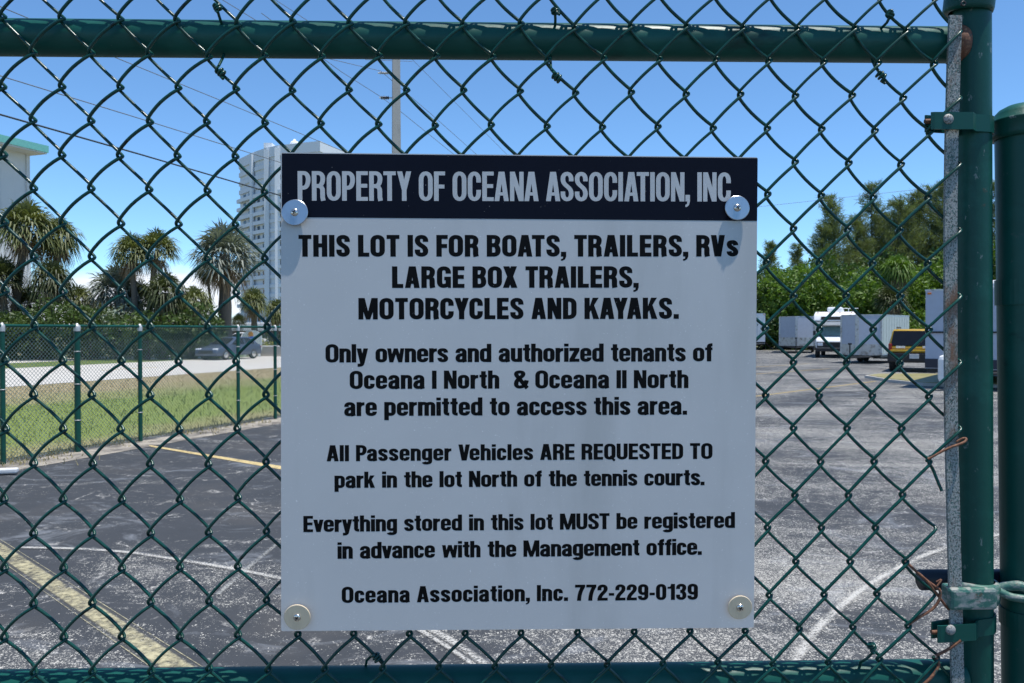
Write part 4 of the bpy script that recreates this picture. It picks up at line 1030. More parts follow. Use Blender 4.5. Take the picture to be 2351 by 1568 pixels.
# ------------------------------------------------------------------ plants
def leafm(name, a, b, trans=.25, scale=1.2, rough=.55):
    m = bpy.data.materials.new(name); m.use_nodes = True
    t = m.node_tree; p = t.nodes['Principled BSDF']; tx = N(t, 'ShaderNodeTexCoord'); v = tx.outputs['Object']
    c = blend(t, rng(t, noise(t, v, scale, 4, .7), .33, .67), a, b)
    c = blend(t, rng(t, noise(t, v, scale * 9, 3, .7), .45, .75, 0, .6), c, tuple(min(1, q * 1.55) for q in b))
    t.links.new(c, p.inputs['Base Color']); p.inputs['Roughness'].default_value = rough; p.inputs['Specular IOR Level'].default_value = .45
    tr = N(t, 'ShaderNodeBsdfTranslucent'); sc2 = N(t, 'ShaderNodeVectorMath', operation='MULTIPLY'); sc2.inputs[1].default_value = (1.25, 1.3, .5)
    t.links.new(c, sc2.inputs[0]); t.links.new(sc2.outputs[0], tr.inputs['Color'])
    ms = N(t, 'ShaderNodeMixShader'); ms.inputs[0].default_value = trans
    t.links.new(p.outputs[0], ms.inputs[1]); t.links.new(tr.outputs[0], ms.inputs[2]); t.links.new(ms.outputs[0], t.nodes['Material Output'].inputs['Surface'])
    return m
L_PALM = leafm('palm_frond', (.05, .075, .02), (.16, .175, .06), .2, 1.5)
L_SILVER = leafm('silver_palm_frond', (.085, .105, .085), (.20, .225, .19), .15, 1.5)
L_DARKP = leafm('shaded_palm_frond', (.03, .045, .016), (.075, .09, .032), .2, 1.5)  # darker copy of the palm frond, shade put into its colour
L_DEAD = leafm('dead_frond', (.13, .085, .045), (.27, .20, .12), .1, 1.5, .9)
L_HEDGE = leafm('sea_grape_leaf', (.017, .038, .007), (.068, .112, .018), .18, .9)
L_MANG = leafm('mangrove_leaf', (.045, .10, .012), (.125, .215, .028), .32, .5)
L_MANG2 = leafm('deep_green_leaf', (.026, .062, .012), (.075, .135, .024), .28, .5)
L_CAS = leafm('casuarina_needles', (.078, .110, .045), (.165, .205, .098), .38, .4, .8)
L_GREY = leafm('grey_shrub_leaf', (.16, .20, .15), (.28, .33, .26), .2, 1.0)
L_FLOWER = leafm('flowering_leaf', (.10, .16, .03), (.42, .36, .05), .2, 3.0)
BARK = worn('palm_bark', [(.11, .095, .075), ((.21, .185, .15), 9, .5, .2, (1, 1, 4)), ((.05, .042, .035), 16, .55, .15, (1, 1, 5))], rough=.95, bump=1.0, bscale=30)
BARK2 = worn('rough_bark', [(.075, .062, .05), ((.14, .12, .10), 8, .5, .2, (1, 1, .4))], rough=.95, bump=1.0, bscale=30)

def leaf_cloud(rs, blobs, size, per):
    """leaf blades scattered through several lobes, denser to the outside of each"""
    Vs = []
    for (c, r) in blobs:
        n = int(per * (r[0] * r[1] + r[0] * r[2] + r[1] * r[2]) / 3)
        d = rs.normal(size=(n, 3)); d /= np.linalg.norm(d, axis=1)[:, None]
        rad = np.where(rs.random(n) < .72, .80 + .28 * rs.random(n), rs.random(n) ** .5)
        ph = rs.random(6) * 6.28
        lump = 1 + .13 * np.sin(5 * d[:, 0] + ph[0] + 3 * d[:, 2]) + .12 * np.sin(7 * d[:, 1] + ph[1]) + .10 * np.sin(9 * d[:, 2] + ph[2] + 4 * d[:, 0])
        p = np.array(c) + d * np.array(r) * (rad * lump)[:, None]
        keep = p[:, 2] > .05; p, d = p[keep], d[keep]; n = len(p)
        a = rs.normal(size=(n, 3)) + d * .25 + np.array([0, 0, .35]); a /= np.linalg.norm(a, axis=1)[:, None]       # leaf normal
        t = np.cross(a, rs.normal(size=(n, 3))); t /= np.linalg.norm(t, axis=1)[:, None]
        b = np.cross(a, t); s = size * (.6 + .8 * rs.random(n))[:, None]
        q = np.stack([p - t * s, p + b * s * .42, p + t * s, p - b * s * .42], 1)
        Vs.append(q.reshape(-1, 3))
    V = np.concatenate(Vs); return V, np.arange(len(V)).reshape(-1, 4)
def bush(name, label, cat, foot, blobs, size, per, m, seed, group=None, stems=4):
    rs = np.random.default_rng(seed); foot = Vector(foot)
    t = thing(name, label, cat, foot, group)
    V, F = leaf_cloud(rs, [((foot.x + c[0], foot.y + c[1], c[2]), r) for c, r in blobs], size, per)
    objnp('foliage', V, F, m, t)
    mb = MB()
    for k in range(stems):
        c, r = blobs[int(rs.integers(len(blobs)))]
        a = foot + Vector(((rs.random() - .5) * .6, (rs.random() - .5) * .6, 0)); b = foot + Vector((c[0], c[1], c[2] + r[2] * .4))
        mid = lerp(a, b, .45) + Vector((rs.normal() * .2, rs.normal() * .2, .1)); th = .03 + .02 * r[2]
        mb.tube([a, mid, b], [th, th * .75, th * .3], 6)
    obj('stem', mb, BARK2, t)
    return t

def palm_leaf(rs, V, F, c, d, L, fan, droop, nl=15):
    """one fan leaf: stalk from c along d, then stiff strips spread like a hand, bent down at the tips"""
    d = d / np.linalg.norm(d); up = np.array([0, 0, 1.]); side = np.cross(d, up); ns = np.linalg.norm(side)
    side = side / ns if ns > .1 else np.array([1., 0, 0]); nrm = np.cross(side, d)
    e = c + d * L + np.array([0, 0, -.12 * L * L])
    w = .022; n0 = len(V)
    V += [c - side * w, c + side * w, e + side * w * .6, e - side * w * .6]; F.append((n0, n0 + 1, n0 + 2, n0 + 3))
    for k in range(nl):
        a = (k / (nl - 1) - .5) * 2 * 2.15 + rs.normal() * .05
        ld = d * math.cos(a) + side * math.sin(a) + nrm * (.22 - .3 * abs(math.sin(a)) * .5) + rs.normal(size=3) * .05
        ld /= np.linalg.norm(ld); ll = fan * (.72 + .28 * math.cos(a * .5)) * (.85 + .3 * rs.random())
        pw = np.cross(ld, nrm); pw /= (np.linalg.norm(pw) + 1e-9); pw *= .034 * fan * (1 + .3 * rs.random())
        m1 = e + ld * ll * .55 + np.array([0, 0, -droop * .10 * ll]); m2 = e + ld * ll * .95 + np.array([0, 0, -droop * (.40 + .25 * rs.random()) * ll])
        n0 = len(V)
        V += [e - pw * .3, e + pw * .3, m1 + pw, m1 - pw, m2 + pw * .12, m2 - pw * .12]
        F += [(n0, n0 + 1, n0 + 2, n0 + 3), (n0 + 3, n0 + 2, n0 + 4, n0 + 5)]
def palm_meshes(seed, nleaf, L, fan, ndead, droop=1.0, low=-.55):
    rs = np.random.default_rng(seed); V, F = [], []
    for k in range(nleaf):
        z = low + (1.12 - low) * ((k + .5) / nleaf); z = min(z, .98); a = k * 2.39996 + rs.normal() * .2
        r = math.sqrt(max(1 - z * z, .02)); d = np.array([r * math.cos(a), r * math.sin(a), z + .12])
        palm_leaf(rs, V, F, np.array([0, 0, .1 * z]), d, L * (.75 + .4 * rs.random()), fan * (.85 + .3 * rs.random()), droop * (1.25 - .6 * z))
    V2, F2 = [], []
    for k in range(ndead):
        a = rs.random() * 6.28; z = -.55 - .4 * rs.random(); r = math.sqrt(1 - z * z)
        palm_leaf(rs, V2, F2, np.array([0, 0, -.25]), np.array([r * math.cos(a) * .8, r * math.sin(a) * .8, z]), L * .8, fan * .8, 1.7, 9)
    out = []
    for nm, v, f in (('crown', V, F), ('dead_fronds', V2, F2)):
        me = bpy.data.meshes.new(nm)
        if v: me.from_pydata([tuple(x) for x in v], [], f)
        out.append(me)
    return out
PALMS = [palm_meshes(100 + k, nl, L, fan, nd, dr, lo) for k, (nl, L, fan, nd, dr, lo) in enumerate([(58, .85, 1.0, 18, 1.0, -.55), (50, .8, 1.0, 24, 1.25, -.65), (60, .95, 1.05, 14, .8, -.4), (66, 1.15, 1.35, 18, .7, -.55)])]
def palm(label, foot, top, r, variant, leaf, seed, group='palms beyond the road', bend=(0, 0), dead=L_DEAD, trunk_r=.16):
    foot, top = Vector(foot), Vector(top)
    t = thing('palm_tree', label, 'palm tree', foot, group)
    mb = MB(); mid = lerp(foot, top, .5) + Vector((bend[0], bend[1], 0)); P_ = []
    for k in range(11):
        u = k / 10; P_.append((1 - u) ** 2 * foot + 2 * u * (1 - u) * mid + u * u * top)
    mb.tube(P_, [trunk_r * (1.25 - .35 * k / 10) * (1 + .06 * ((k * 7) % 3)) for k in range(11)], 9); obj('trunk', mb, BARK, t)
    k = r / 1.85
    for nm, me, m in (('crown', PALMS[variant][0], leaf), ('dead_fronds', PALMS[variant][1], dead)):
        if not len(me.vertices): continue
        me2 = me.copy(); me2.materials.clear(); me2.materials.append(m)
        o = bpy.data.objects.new(nm, me2); COL.objects.link(o); o.parent = t
        o.location = top - foot; o.scale = (k, k, k); o.rotation_euler = (0, 0, seed * 1.7)
    return t
def palm_px(label, cpx, cpy, rpx, fpx, depth, variant, leaf, seed, **kw):
    top = at(cpx, cpy, depth); f = at(fpx, cpy, depth); foot = Vector((f.x, f.y, 0)); r = rpx / FPX * depth
    return palm(label, foot, top, r, variant, leaf, seed, **kw)
palm_px('tall sabal palm with leaning trunk in front of the pale block with teal eaves', 62, 520, 84, 26, 47, 0, L_PALM, 1, bend=(-.3, 0), trunk_r=.2)
palm_px('sabal palm with a spreading crown just beside the leaning palm', 134, 545, 66, 96, 48.5, 1, L_PALM, 2, bend=(.2, 0), trunk_r=.18)
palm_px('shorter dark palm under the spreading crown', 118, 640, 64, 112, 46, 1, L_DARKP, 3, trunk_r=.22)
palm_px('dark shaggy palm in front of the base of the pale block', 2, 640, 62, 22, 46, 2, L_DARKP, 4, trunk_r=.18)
palm_px('drooping low palm above the sea grape hedge', 180, 690, 52, 178, 49, 1, L_PALM, 5)
palm_px('upright sabal palm, lower of the twin crowns', 303, 580, 58, 314, 47, 0, L_PALM, 6, trunk_r=.15)
palm_px('upright sabal palm with a curved trunk, higher of the twin crowns', 362, 572, 56, 330, 47.5, 2, L_PALM, 7, bend=(-.15, 0), trunk_r=.14)
palm_px('silvery low palm at the foot of the twin palms', 268, 668, 58, 285, 48, 3, L_SILVER, 8)
palm_px('broad dark palm with a skirt of brown fronds near the twin palms', 380, 672, 68, 372, 46, 1, L_DARKP, 9, trunk_r=.24)
palm_px('low bushy palm leaning over the hedge end', 448, 690, 50, 440, 46.5, 1, L_PALM, 10)
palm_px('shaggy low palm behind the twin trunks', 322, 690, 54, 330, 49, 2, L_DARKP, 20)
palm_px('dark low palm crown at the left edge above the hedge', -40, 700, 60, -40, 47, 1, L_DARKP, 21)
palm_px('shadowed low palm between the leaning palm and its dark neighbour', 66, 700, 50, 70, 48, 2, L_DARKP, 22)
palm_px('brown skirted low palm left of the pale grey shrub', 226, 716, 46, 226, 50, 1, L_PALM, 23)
palm_px('bushy low palm just right of the twin trunks', 408, 716, 54, 410, 48, 2, L_DARKP, 24)
palm_px('large silvery fan palm standing before the white tower', 516, 584, 70, 516, 50, 3, L_SILVER, 11, trunk_r=.34)
palm_px('small ragged palm in the gap under the silvery fan palm', 474, 622, 34, 500, 52, 1, L_DARKP, 12, trunk_r=.08)
palm_px('sabal palm standing in front of the tower base', 582, 692, 42, 585, 58, 0, L_PALM, 13, trunk_r=.2)
palm_px('small palm half hidden by the edge of the notice sign', 636, 712, 38, 630, 60, 1, L_PALM, 14)
palm_px('tiny palm between the fan palm and the tower palms', 548, 738, 22, 549, 66, 2, L_DARKP, 15, trunk_r=.1)

def fx(px, z): return at(px, 757, z)
def hedge_bush(label, pxa, pxb, pytop, depth, m, seed, per=520, size=.125, name='hedge_bush', cat='bush', group='bushes along the sidewalk', dz=1.6):
    c = at((pxa + pxb) / 2, 757, depth); w = (pxb - pxa) / FPX * depth / 2; h = (757 - pytop) / FPX * depth + CAM_H
    rs = random.Random(seed); blobs = []
    nb_ = max(2, int(w / 1.1) + 1)
    h *= 1.04
    for k in range(nb_):
        x = -w + 2 * w * (k + .5) / nb_; hh = h * (.80 + .22 * rs.random())
        blobs.append(((x, rs.uniform(-.5, .3) - dz * .15, hh * .70), (w / nb_ * 1.45, dz * 1.1, hh * .32)))
        blobs.append(((x + rs.uniform(-.4, .4), dz * .35, hh * .34), (w / nb_ * 1.4, dz * .7, hh * .36)))
    blobs.append(((0, dz * .4, h * .40), (w * 1.05, dz * .8, h * .42)))
    return bush(name, label, cat, (c.x, c.y, 0), blobs, size, per, m, seed)
hedge_bush('dense sea grape hedge below the leaning palm', -120, 40, 716, 44.0, L_HEDGE, 31, group=None)
hedge_bush('rounded sea grape bush, bright on top, below the shorter dark palm', 20, 165, 700, 44.5, L_HEDGE, 32)
hedge_bush('dark sea grape bush beside a pale grey shrub', 145, 262, 694, 45, L_HEDGE, 33)
hedge_bush('pale grey green shrub between two dark sea grapes', 236, 298, 706, 46, L_GREY, 34, size=.09)
hedge_bush('dark sea grape under the twin palms', 280, 400, 722, 45, L_HEDGE, 35)
hedge_bush('sea grape at the end of the hedge beside the thick palm trunk', 385, 492, 704, 46, L_HEDGE, 36)
hedge_bush('low yellow green weeds behind the passing car', 470, 512, 772, 46.0, L_MANG, 37, per=200, size=.09, dz=.6)
hedge_bush('low bush with yellow flowers behind the passing car', 590, 628, 779, 52, L_FLOWER, 38, per=300, size=.07, name='flowering_bush', dz=.6)
hedge_bush('dark clipped bush beyond the entrance sign', 600, 700, 762, 62, L_HEDGE, 39)
for k, (a, b) in enumerate(((700, 900), (900, 1120), (1120, 1330))):
    hedge_bush(('dark thicket behind the sign, nearest the white tower', 'green thicket behind the middle of the sign', 'green thicket behind the sign, towards the trailers')[k], a, b, 690 - 20 * k, 62 + 6 * k, L_HEDGE if k == 0 else L_MANG2, 140 + k, per=90, size=.2)

# right bank of mangrove
MB_SPEC = [(1330, 1500, 650, 78, 0, 'mangrove thicket behind the lot, hidden by the notice sign'), (1480, 1660, 640, 76, 1, 'second mangrove thicket hidden by the notice sign, nearer its edge'), (1640, 1790, 648, 74, 1, 'mangrove bush at the sign edge behind the white camper end'),
 (1760, 1880, 640, 70, 0, 'round bright mangrove behind the far grey trailer'), (1850, 1960, 622, 73, 1, 'deep green mangrove below the tallest pine'), (1900, 2030, 652, 68, 0, 'bright mangrove behind the motorhome roof'),
 (1985, 2080, 618, 76, 1, 'dark green bush beneath the drooping palm'), (2060, 2200, 622, 70, 0, 'bright mangrove bush behind the yellow car'), (2130, 2260, 596, 74, 1, 'tall deep green bush behind the nearest box trailer'),
 (2210, 2380, 560, 66, 0, 'tall bright bush between the gate post and the capped post'), (2300, 2480, 540, 62, 1, 'tall dark bush past the capped post')]
for k, (a, b, top_, dpt, mi, lab) in enumerate(MB_SPEC):
    hedge_bush(lab, a, b, top_ - 22, dpt, L_MANG if mi == 0 else L_MANG2, 50 + k, per=420, size=.18, name='mangrove_bush', group='mangroves behind the lot', dz=2.6)
hedge_bush('low dark mangrove skirt behind the far grey trailer', 1700, 1850, 716, 68, L_MANG2, 70, per=150, size=.18, name='mangrove_bush')
hedge_bush('low mangrove skirt behind the motorhome and trailers', 1840, 2010, 712, 66, L_MANG2, 71, per=150, size=.18, name='mangrove_bush')
hedge_bush('low mangrove skirt behind the yellow car', 2000, 2190, 706, 63, L_MANG, 72, per=150, size=.18, name='mangrove_bush')
palm_px('drooping sabal palm with straw coloured dead fronds among the mangroves', 2062, 618, 50, 2066, 66, 1, L_MANG, 16, group='palms among the mangroves')
palm_px('dark fan palm below the drooping palm in the mangroves', 2046, 690, 46, 2052, 62, 2, L_DARKP, 17, group='palms among the mangroves')

def casuarina(label, px, pytop, pyb, depth, wpx, seed, lean=0.0):
    """feathery pine: thin rising limbs, each a plume of fine drooping needles"""
    rs = np.random.default_rng(seed); c = at(px, 757, depth); h = (757 - pytop) / FPX * depth + CAM_H; w = wpx / FPX * depth
    foot = Vector((c.x, c.y, 0)); t = thing('pine_tree', label, 'pine tree', foot, 'feathery pines behind the mangroves')
    mb = MB(); pts = [foot + Vector((lean * (k / 8) ** 1.5, .2 * math.sin(k), h * .97 * k / 8)) for k in range(9)]
    mb.tube(pts, [.17 * (1.05 - k / 8) + .01 for k in range(9)], 7); Vs = []
    tr = np.array([tuple(p) for p in pts])
    nb_ = int(62 + h * 3.6)
    for b in range(nb_):
        u = .30 + .70 * rs.random() ** .85; base = np.array([np.interp(u * 8, range(9), tr[:, q]) for q in range(3)])
        a = rs.random() * 6.28; L = w * 1.85 * (1.05 - u) ** .75 * (.35 + .85 * rs.random()) + .25
        d = np.array([math.cos(a), math.sin(a), .55 + .8 * rs.random()]); d /= np.linalg.norm(d); tip = base + d * L
        if b % 2 == 0: mb.tube([Vector(base), Vector(lerp(base, tip, .6)), Vector(tip)], [.035, .02, .008], 4, caps=False)
        n = int(26 + 36 * L)
        q = rs.random(n) ** .7; p = base + np.outer(q, tip - base) + rs.normal(size=(n, 3)) * (.10 + .16 * L * (1 - q * .6))[:, None] * .62
        nd = d * .9 + rs.normal(size=(n, 3)) * .55 + np.array([0, 0, .15]); nd /= np.linalg.norm(nd, axis=1)[:, None]
        l = (.26 + .34 * rs.random(n))[:, None]; sd = np.cross(nd, rs.normal(size=(n, 3))); sd /= np.linalg.norm(sd, axis=1)[:, None]; sd *= (.014 + .016 * rs.random(n))[:, None]
        e = p + nd * l; e[:, 2] -= .07
        Vs.append(np.stack([p - sd, p + sd, e + sd * .3, e - sd * .3], 1).reshape(-1, 3))
    obj('trunk', mb, BARK2, t)
    V = np.concatenate(Vs); objnp('crown', V, np.arange(len(V)).reshape(-1, 4), L_CAS, t)
for k, a in enumerate([('small wispy pine standing just right of the notice sign', 1768, 558, 757, 84, 30, 0), ('thin pine top rising beside the small wispy pine', 1830, 560, 757, 88, 26, 0), ('slender pine at the foot of the tall pair', 1880, 575, 757, 84, 28, 0.2),
 ('tall ragged pine leaning left over the mangroves', 1925, 448, 757, 80, 62, -.9), ('tallest feathery pine above the motorhome', 1995, 418, 757, 82, 60, .3), ('broad feathery pine behind the drooping palm', 2055, 452, 757, 80, 64, .4),
 ('dense feathery pine just left of the tension bar', 2105, 436, 757, 81, 58, 0), ('tall pine close behind the tension bar', 2160, 418, 757, 80, 54, .2), ('pine hidden mostly by the gate post', 2225, 440, 757, 82, 56, 0), ('pale thin pine between gate post and capped post', 2282, 412, 757, 80, 34, .2), ('leaning thin pine at the left foot of the ragged pine', 1898, 520, 757, 79, 44, -.5), ('bushy pine filling between the tallest and the broad one', 2024, 482, 757, 83, 52, 0), ('bushy pine between the ragged and the tallest pine', 1962, 492, 757, 81, 54, .2), ('thick pine filling behind the broad feathery one', 2080, 470, 757, 85, 60, .1), ('thick pine rising just left of the tension bar top', 2135, 425, 757, 84, 60, .1), ('pine past the capped post', 2400, 430, 757, 80, 60, 0),
 ('pine hidden by the notice sign', 1690, 590, 757, 90, 40, 0)]):
    casuarina(a[0], a[1], a[2], a[3], a[4], a[5], 200 + k, a[6])

# ------------------------------------------------------------------ buildings
M['stucco'] = worn('white_stucco', [(.60, .605, .61), ((.54, .545, .55), 1.2, .5, .2, (1, 1, .3))], rough=.9, bump=.3, bscale=40)
M['tower'] = worn('tower_stucco', [(.68, .72, .77), ((.62, .66, .71), .2, .5, .2, (1, 1, .3))], rough=.85, bump=.1, bscale=20)  # blue of shade and distant haze mixed into the white
M['teal'] = mat('teal_fascia', (.14, .42, .38), .6, var=.06)
T_B = 60.0
pe = rplane(66, 352, T_B); s_e = pe.dot(RD); z_u = pe.z
bl = thing('apartment_building', 'pale apartment block with teal edged flat roof, partly cut off behind tall palms', 'building', rd(s_e, T_B))
def rbox(mb, s0, s1, t0, t1, z0, z1):
    P_ = [rd(s0, t0, z0), rd(s1, t0, z0), rd(s1, t1, z0), rd(s0, t1, z0)]; mb.prism(P_, (0, 0, z1 - z0))
mb = MB(); rbox(mb, s_e - 30, s_e, T_B, T_B + 14, 0, z_u - .01); obj('wall', mb, M['stucco'], bl)
mb = MB()
for ds in (0.0, 2.6, 2.85, 5.6, 8.4): rbox(mb, s_e - ds - .28, s_e - ds - .0 if ds else s_e + .02, T_B - .10, T_B + .0, 0, z_u - .012)
obj('pilaster', mb, M['stucco'], bl)
s_f = rplane(112, 345, T_B - 1.7).dot(RD); z_u = rplane(112, 351, T_B - 1.7).z - .12
mb = MB(); rbox(mb, s_e - 31, s_f - .1, T_B - 1.6, T_B + 15, z_u, z_u + .12); obj('eave', mb, M['stucco'], bl)
mb = MB(); rbox(mb, s_e - 31.1, s_f, T_B - 1.7, T_B + 15.1, z_u + .12, z_u + .68); obj('fascia', mb, M['teal'], bl)
for zz in (3.2, 6.4, 9.6, 12.8):
    mb = MB(); rbox(mb, s_e - 30, s_e - 9, T_B - 1.4, T_B - .12, zz, zz + 1.0); obj('balcony', mb, M['stucco'], bl)
    mb = MB(); rbox(mb, s_e - 28, s_e - 10, T_B - .06, T_B - .01, zz + 1.0, zz + 2.5); obj('window', mb, M['glass'], bl)

# white condo tower with stepped balconies
fp_ = [at(553, 757, 272), at(585, 757, 262), at(617, 757, 255), at(640, 757, 252), at(735, 757, 246), at(792, 757, 262), at(830, 757, 300), at(600, 757, 320)]
fp_ = [Vector((p.x, p.y, 0)) for p in fp_]
tw = thing('condominium_tower', 'tall white condominium tower with stacked balconies, standing behind the fan palm', 'building', fp_[3])
HT = 56.5
mb = MB(); mb.prism(fp_, (0, 0, HT)); obj('core', mb, M['tower'], tw)
cen_ = sum(fp_, Vector()) / len(fp_)
def inset(p, d): return p + (cen_ - p).normalized() * d
mb = MB(); mb.prism([inset(p, -.5) for p in fp_], (0, 0, 3.2)); 
for i in range(len(mb.v)): mb.v[i].z += HT + .02
obj('parapet', mb, M['tower'], tw)
for (px, dz, dpt, w_, nm) in ((622, 3.3, 258, 2.6, 'roof_block'), (690, 3.3, 262, 12, 'roof_block'), (742, 3.3, 266, 3.5, 'roof_block')):
    c = at(px, 757, dpt); mb = MB(); mb.box((c.x, c.y, HT + dz + .78), (w_, 5, 1.7)); obj(nm, mb, M['tower'], tw)
c = at(678, 757, 262); mb = MB(); mb.lathe((c.x, c.y, HT + 4.95), [(1.5, 0), (1.5, 1.3), (1.1, 1.9), (.5, 2.1), (.4, 2.6), (0, 2.8)], 16); obj('roof_tank', mb, M['tower'], tw)
rt = random.Random(8); FL = 2.95; edges = [(0, 1), (1, 2), (2, 3), (3, 4), (4, 5)]
bays = {0: (.12, .88), 1: (.1, .95), 2: (.1, .9), 3: (.05, .95), 4: (.1, .9)}
for fl_ in range(1, 19):
    z = HT - fl_ * FL
    if z < 2: break
    mb = MB()
    for e, (i0, i1) in enumerate(edges):
        a, b = fp_[i0], fp_[i1]; d = (b - a).normalized(); nn = Vector((d.y, -d.x, 0))
        if nn.dot(cen_ - a) > 0: nn = -nn
        dep = (1.3, 1.0, .3, 1.1, 1.0)[e]
        if fl_ < 4: dep *= .35
        a2, b2 = lerp(a, b, .0 if e != 2 else .02), lerp(a, b, 1.0 if e != 2 else .98)
        mb.prism([a2 + nn * .02 + Vector((0, 0, z - .15)), b2 + nn * .02 + Vector((0, 0, z - .15)), b2 + nn * dep + Vector((0, 0, z - .15)), a2 + nn * dep + Vector((0, 0, z - .15))], (0, 0, .17))
        mb.prism([a2 + nn * (dep - .15) + Vector((0, 0, z + .02)), b2 + nn * (dep - .15) + Vector((0, 0, z + .02)), b2 + nn * dep + Vector((0, 0, z + .02)), a2 + nn * dep + Vector((0, 0, z + .02))], (0, 0, 1.0 if fl_ > 3 else 1.25))
    obj('balcony', mb, M['tower'], tw)
    if fl_ in (1, 2, 3): continue
    for e in (0, 1, 3):
        i0, i1 = edges[e]; a, b = fp_[i0], fp_[i1]; d = (b - a).normalized(); nn = Vector((d.y, -d.x, 0))
        if nn.dot(cen_ - a) > 0: nn = -nn
        for (u0, u1) in ((.25, .42), (.62, .94)) if e != 3 else ((.05, .14), (.6, .7)):
            if rt.random() < .22: continue
            p0, p1 = lerp(a, b, u0), lerp(a, b, u1); m_ = MB()
            m_.prism([p0 + nn * .02 + Vector((0, 0, z + .9)), p1 + nn * .02 + Vector((0, 0, z + .9)), p1 + nn * .08 + Vector((0, 0, z + .9)), p0 + nn * .08 + Vector((0, 0, z + .9))], (0, 0, 1.55)); obj('window', m_, M['glass'], tw)
for u in (1, 2, 3):
    q = fp_[u]; mb = MB(); dirn = (q - cen_).normalized(); mb.box((q.x + dirn.x * .9, q.y + dirn.y * .9, HT / 2 + 1.2), (.7, 1.6, HT + 2.4), Matrix.Rotation(math.atan2(dirn.y, dirn.x), 3, 'Z')); obj('fin', mb, M['tower'], tw)

# low white building and its entrance sign across the road
lb = thing('low_building', 'long low building with a broad white roof edge, across the road', 'building', at(570, 760, 70))
lbz = Vector((at(570, 757, 70).x, 70, 0))
mb = MB(); mb.bbox((lbz.x + 2, 71.5, 1.95), (13, 5, .72), .05); obj('roof_edge', mb, M['white'], lb)
mb = MB(); mb.box((lbz.x + 2, 72, .8), (12, 4, 1.58)); obj('wall', mb, mat('brown_wall', (.16, .10, .07), .9), lb)
es = at(578, 790, 50); es.z = 0
esn = thing('entrance_sign', 'pale shaped board with an orange and blue sun emblem beside the road', 'sign', es)
mb = MB(); prof = []
for k in range(13):
    a = PI * k / 12; prof.append((es.x + .62 * math.cos(a), es.y, 1.25 + .42 * math.sin(a)))
mb.prism([(es.x - .62, es.y, .45), (es.x + .62, es.y, .45)] + prof, (0, .1, 0)); obj('board', mb, mat('pale_sign_board', (.55, .62, .6), .6), esn)
mb = MB(); mb.prism([(es.x - .06 + .20 * math.cos(2 * PI * k / 14) * (1 if k % 2 else .7), es.y - .012, 1.42 + .2 * math.sin(2 * PI * k / 14) * (1 if k % 2 else .7)) for k in range(14)], (0, .01, 0)); obj('sun_emblem', mb, mat('orange_emblem', (.65, .30, .04), .6), esn)
mb = MB(); mb.prism([(es.x - .30, es.y - .015, 1.10), (es.x + .24, es.y - .015, 1.10), (es.x + .22, es.y - .015, 1.24), (es.x - .02, es.y - .015, 1.29), (es.x - .26, es.y - .015, 1.22)], (0, .012, 0)); obj('wave_emblem', mb, mat('blue_emblem', (.04, .14, .48), .6), esn)
for x in (-.45, .45):
    mb = MB(); mb.box((es.x + x, es.y + .05, .22), (.12, .12, .44)); obj('leg', mb, M['white'], esn)
wl = thing('low_wall', 'low pale masonry wall under the flowering bush', 'wall', at(620, 800, 54) * 1)
mb = MB(); q = at(612, 757, 51); mb.bbox((q.x, q.y, .30), (2.6, .35, .60), .03); mb2 = mb; wl.location = (q.x, q.y, 0); ORIGIN[wl.name] = Vector((q.x, q.y, 0)); obj('wall_body', mb, worn('pale_masonry', [(.42, .38, .33), ((.3, .27, .24), 3, .5, .2, (1, 1, 1))], rough=.9), wl)
mb = MB(); mb.bbox((q.x, q.y, .64), (2.75, .45, .07), .02); obj('coping', mb, M['stucco'], wl)

# ------------------------------------------------------------------ utility pole and lines
T_P = 14.2
pt = rplane(910, 350, T_P); ps, px_ = pt.dot(RD), pt
topz = rplane(910, 92, T_P).z
pole = thing('utility_pole', 'square grey concrete utility pole with two side insulators, rising behind the notice sign', 'utility pole', rd(ps, T_P))
c0 = rd(ps, T_P); mb = MB(); rz = Matrix.Rotation(R(14), 3, 'Z')
def ring(h, w): return [c0 + rz @ Vector((sx * w, sy * w, 0)) + Vector((0, 0, h)) for sx, sy in ((-1, -1), (1, -1), (1, 1), (-1, 1))]
vs = ring(0, .19) + ring(topz - .1, .132) + ring(topz, .11)
mb.add(vs, [(0, 1, 2, 3)] + [(4 * i + k, 4 * i + (k + 1) % 4, 4 * i + 4 + (k + 1) % 4, 4 * i + 4 + k) for i in (0, 1) for k in range(4)] + [(8, 9, 10, 11)])
obj('shaft', mb, worn('grey_concrete', [(.36, .355, .34), ((.28, .28, .27), 3, .5, .2, (1, 1, .4)), ((.44, .43, .41), 6, .62, .1, (1, 1, .5))], rough=.9, bump=.5, bscale=60), pole)
attach = []
for (y, dark, L) in ((165, 0, .55), (222, 1, .50)):
    z = rplane(905, y, T_P).z; a = c0 + Vector((-.12, 0, z)); b = a + Vector((-L, -.02, 0)); mb = MB()
    mb.tube([a, b], .022, 8); br = obj('insulator_bracket', mb, M['galv'], pole); attach.append(b)
    mb = MB()
    for k in range(5): mb.lathe(lerp(a, b, .35 + .12 * k), [(.03, -.03), (.075 if dark else .05, 0), (.03, .03)], 12, (1, 0, 0))
    obj('insulator', mb, mat('dark_insulator', (.03, .032, .04), .3) if dark else mat('grey_insulator', (.3, .3, .3), .3), br)
WIRE = mat('line_wire', (.03, .033, .04), .5)
WIREG = mat('bright_line_wire', (.15, .15, .16), .4)
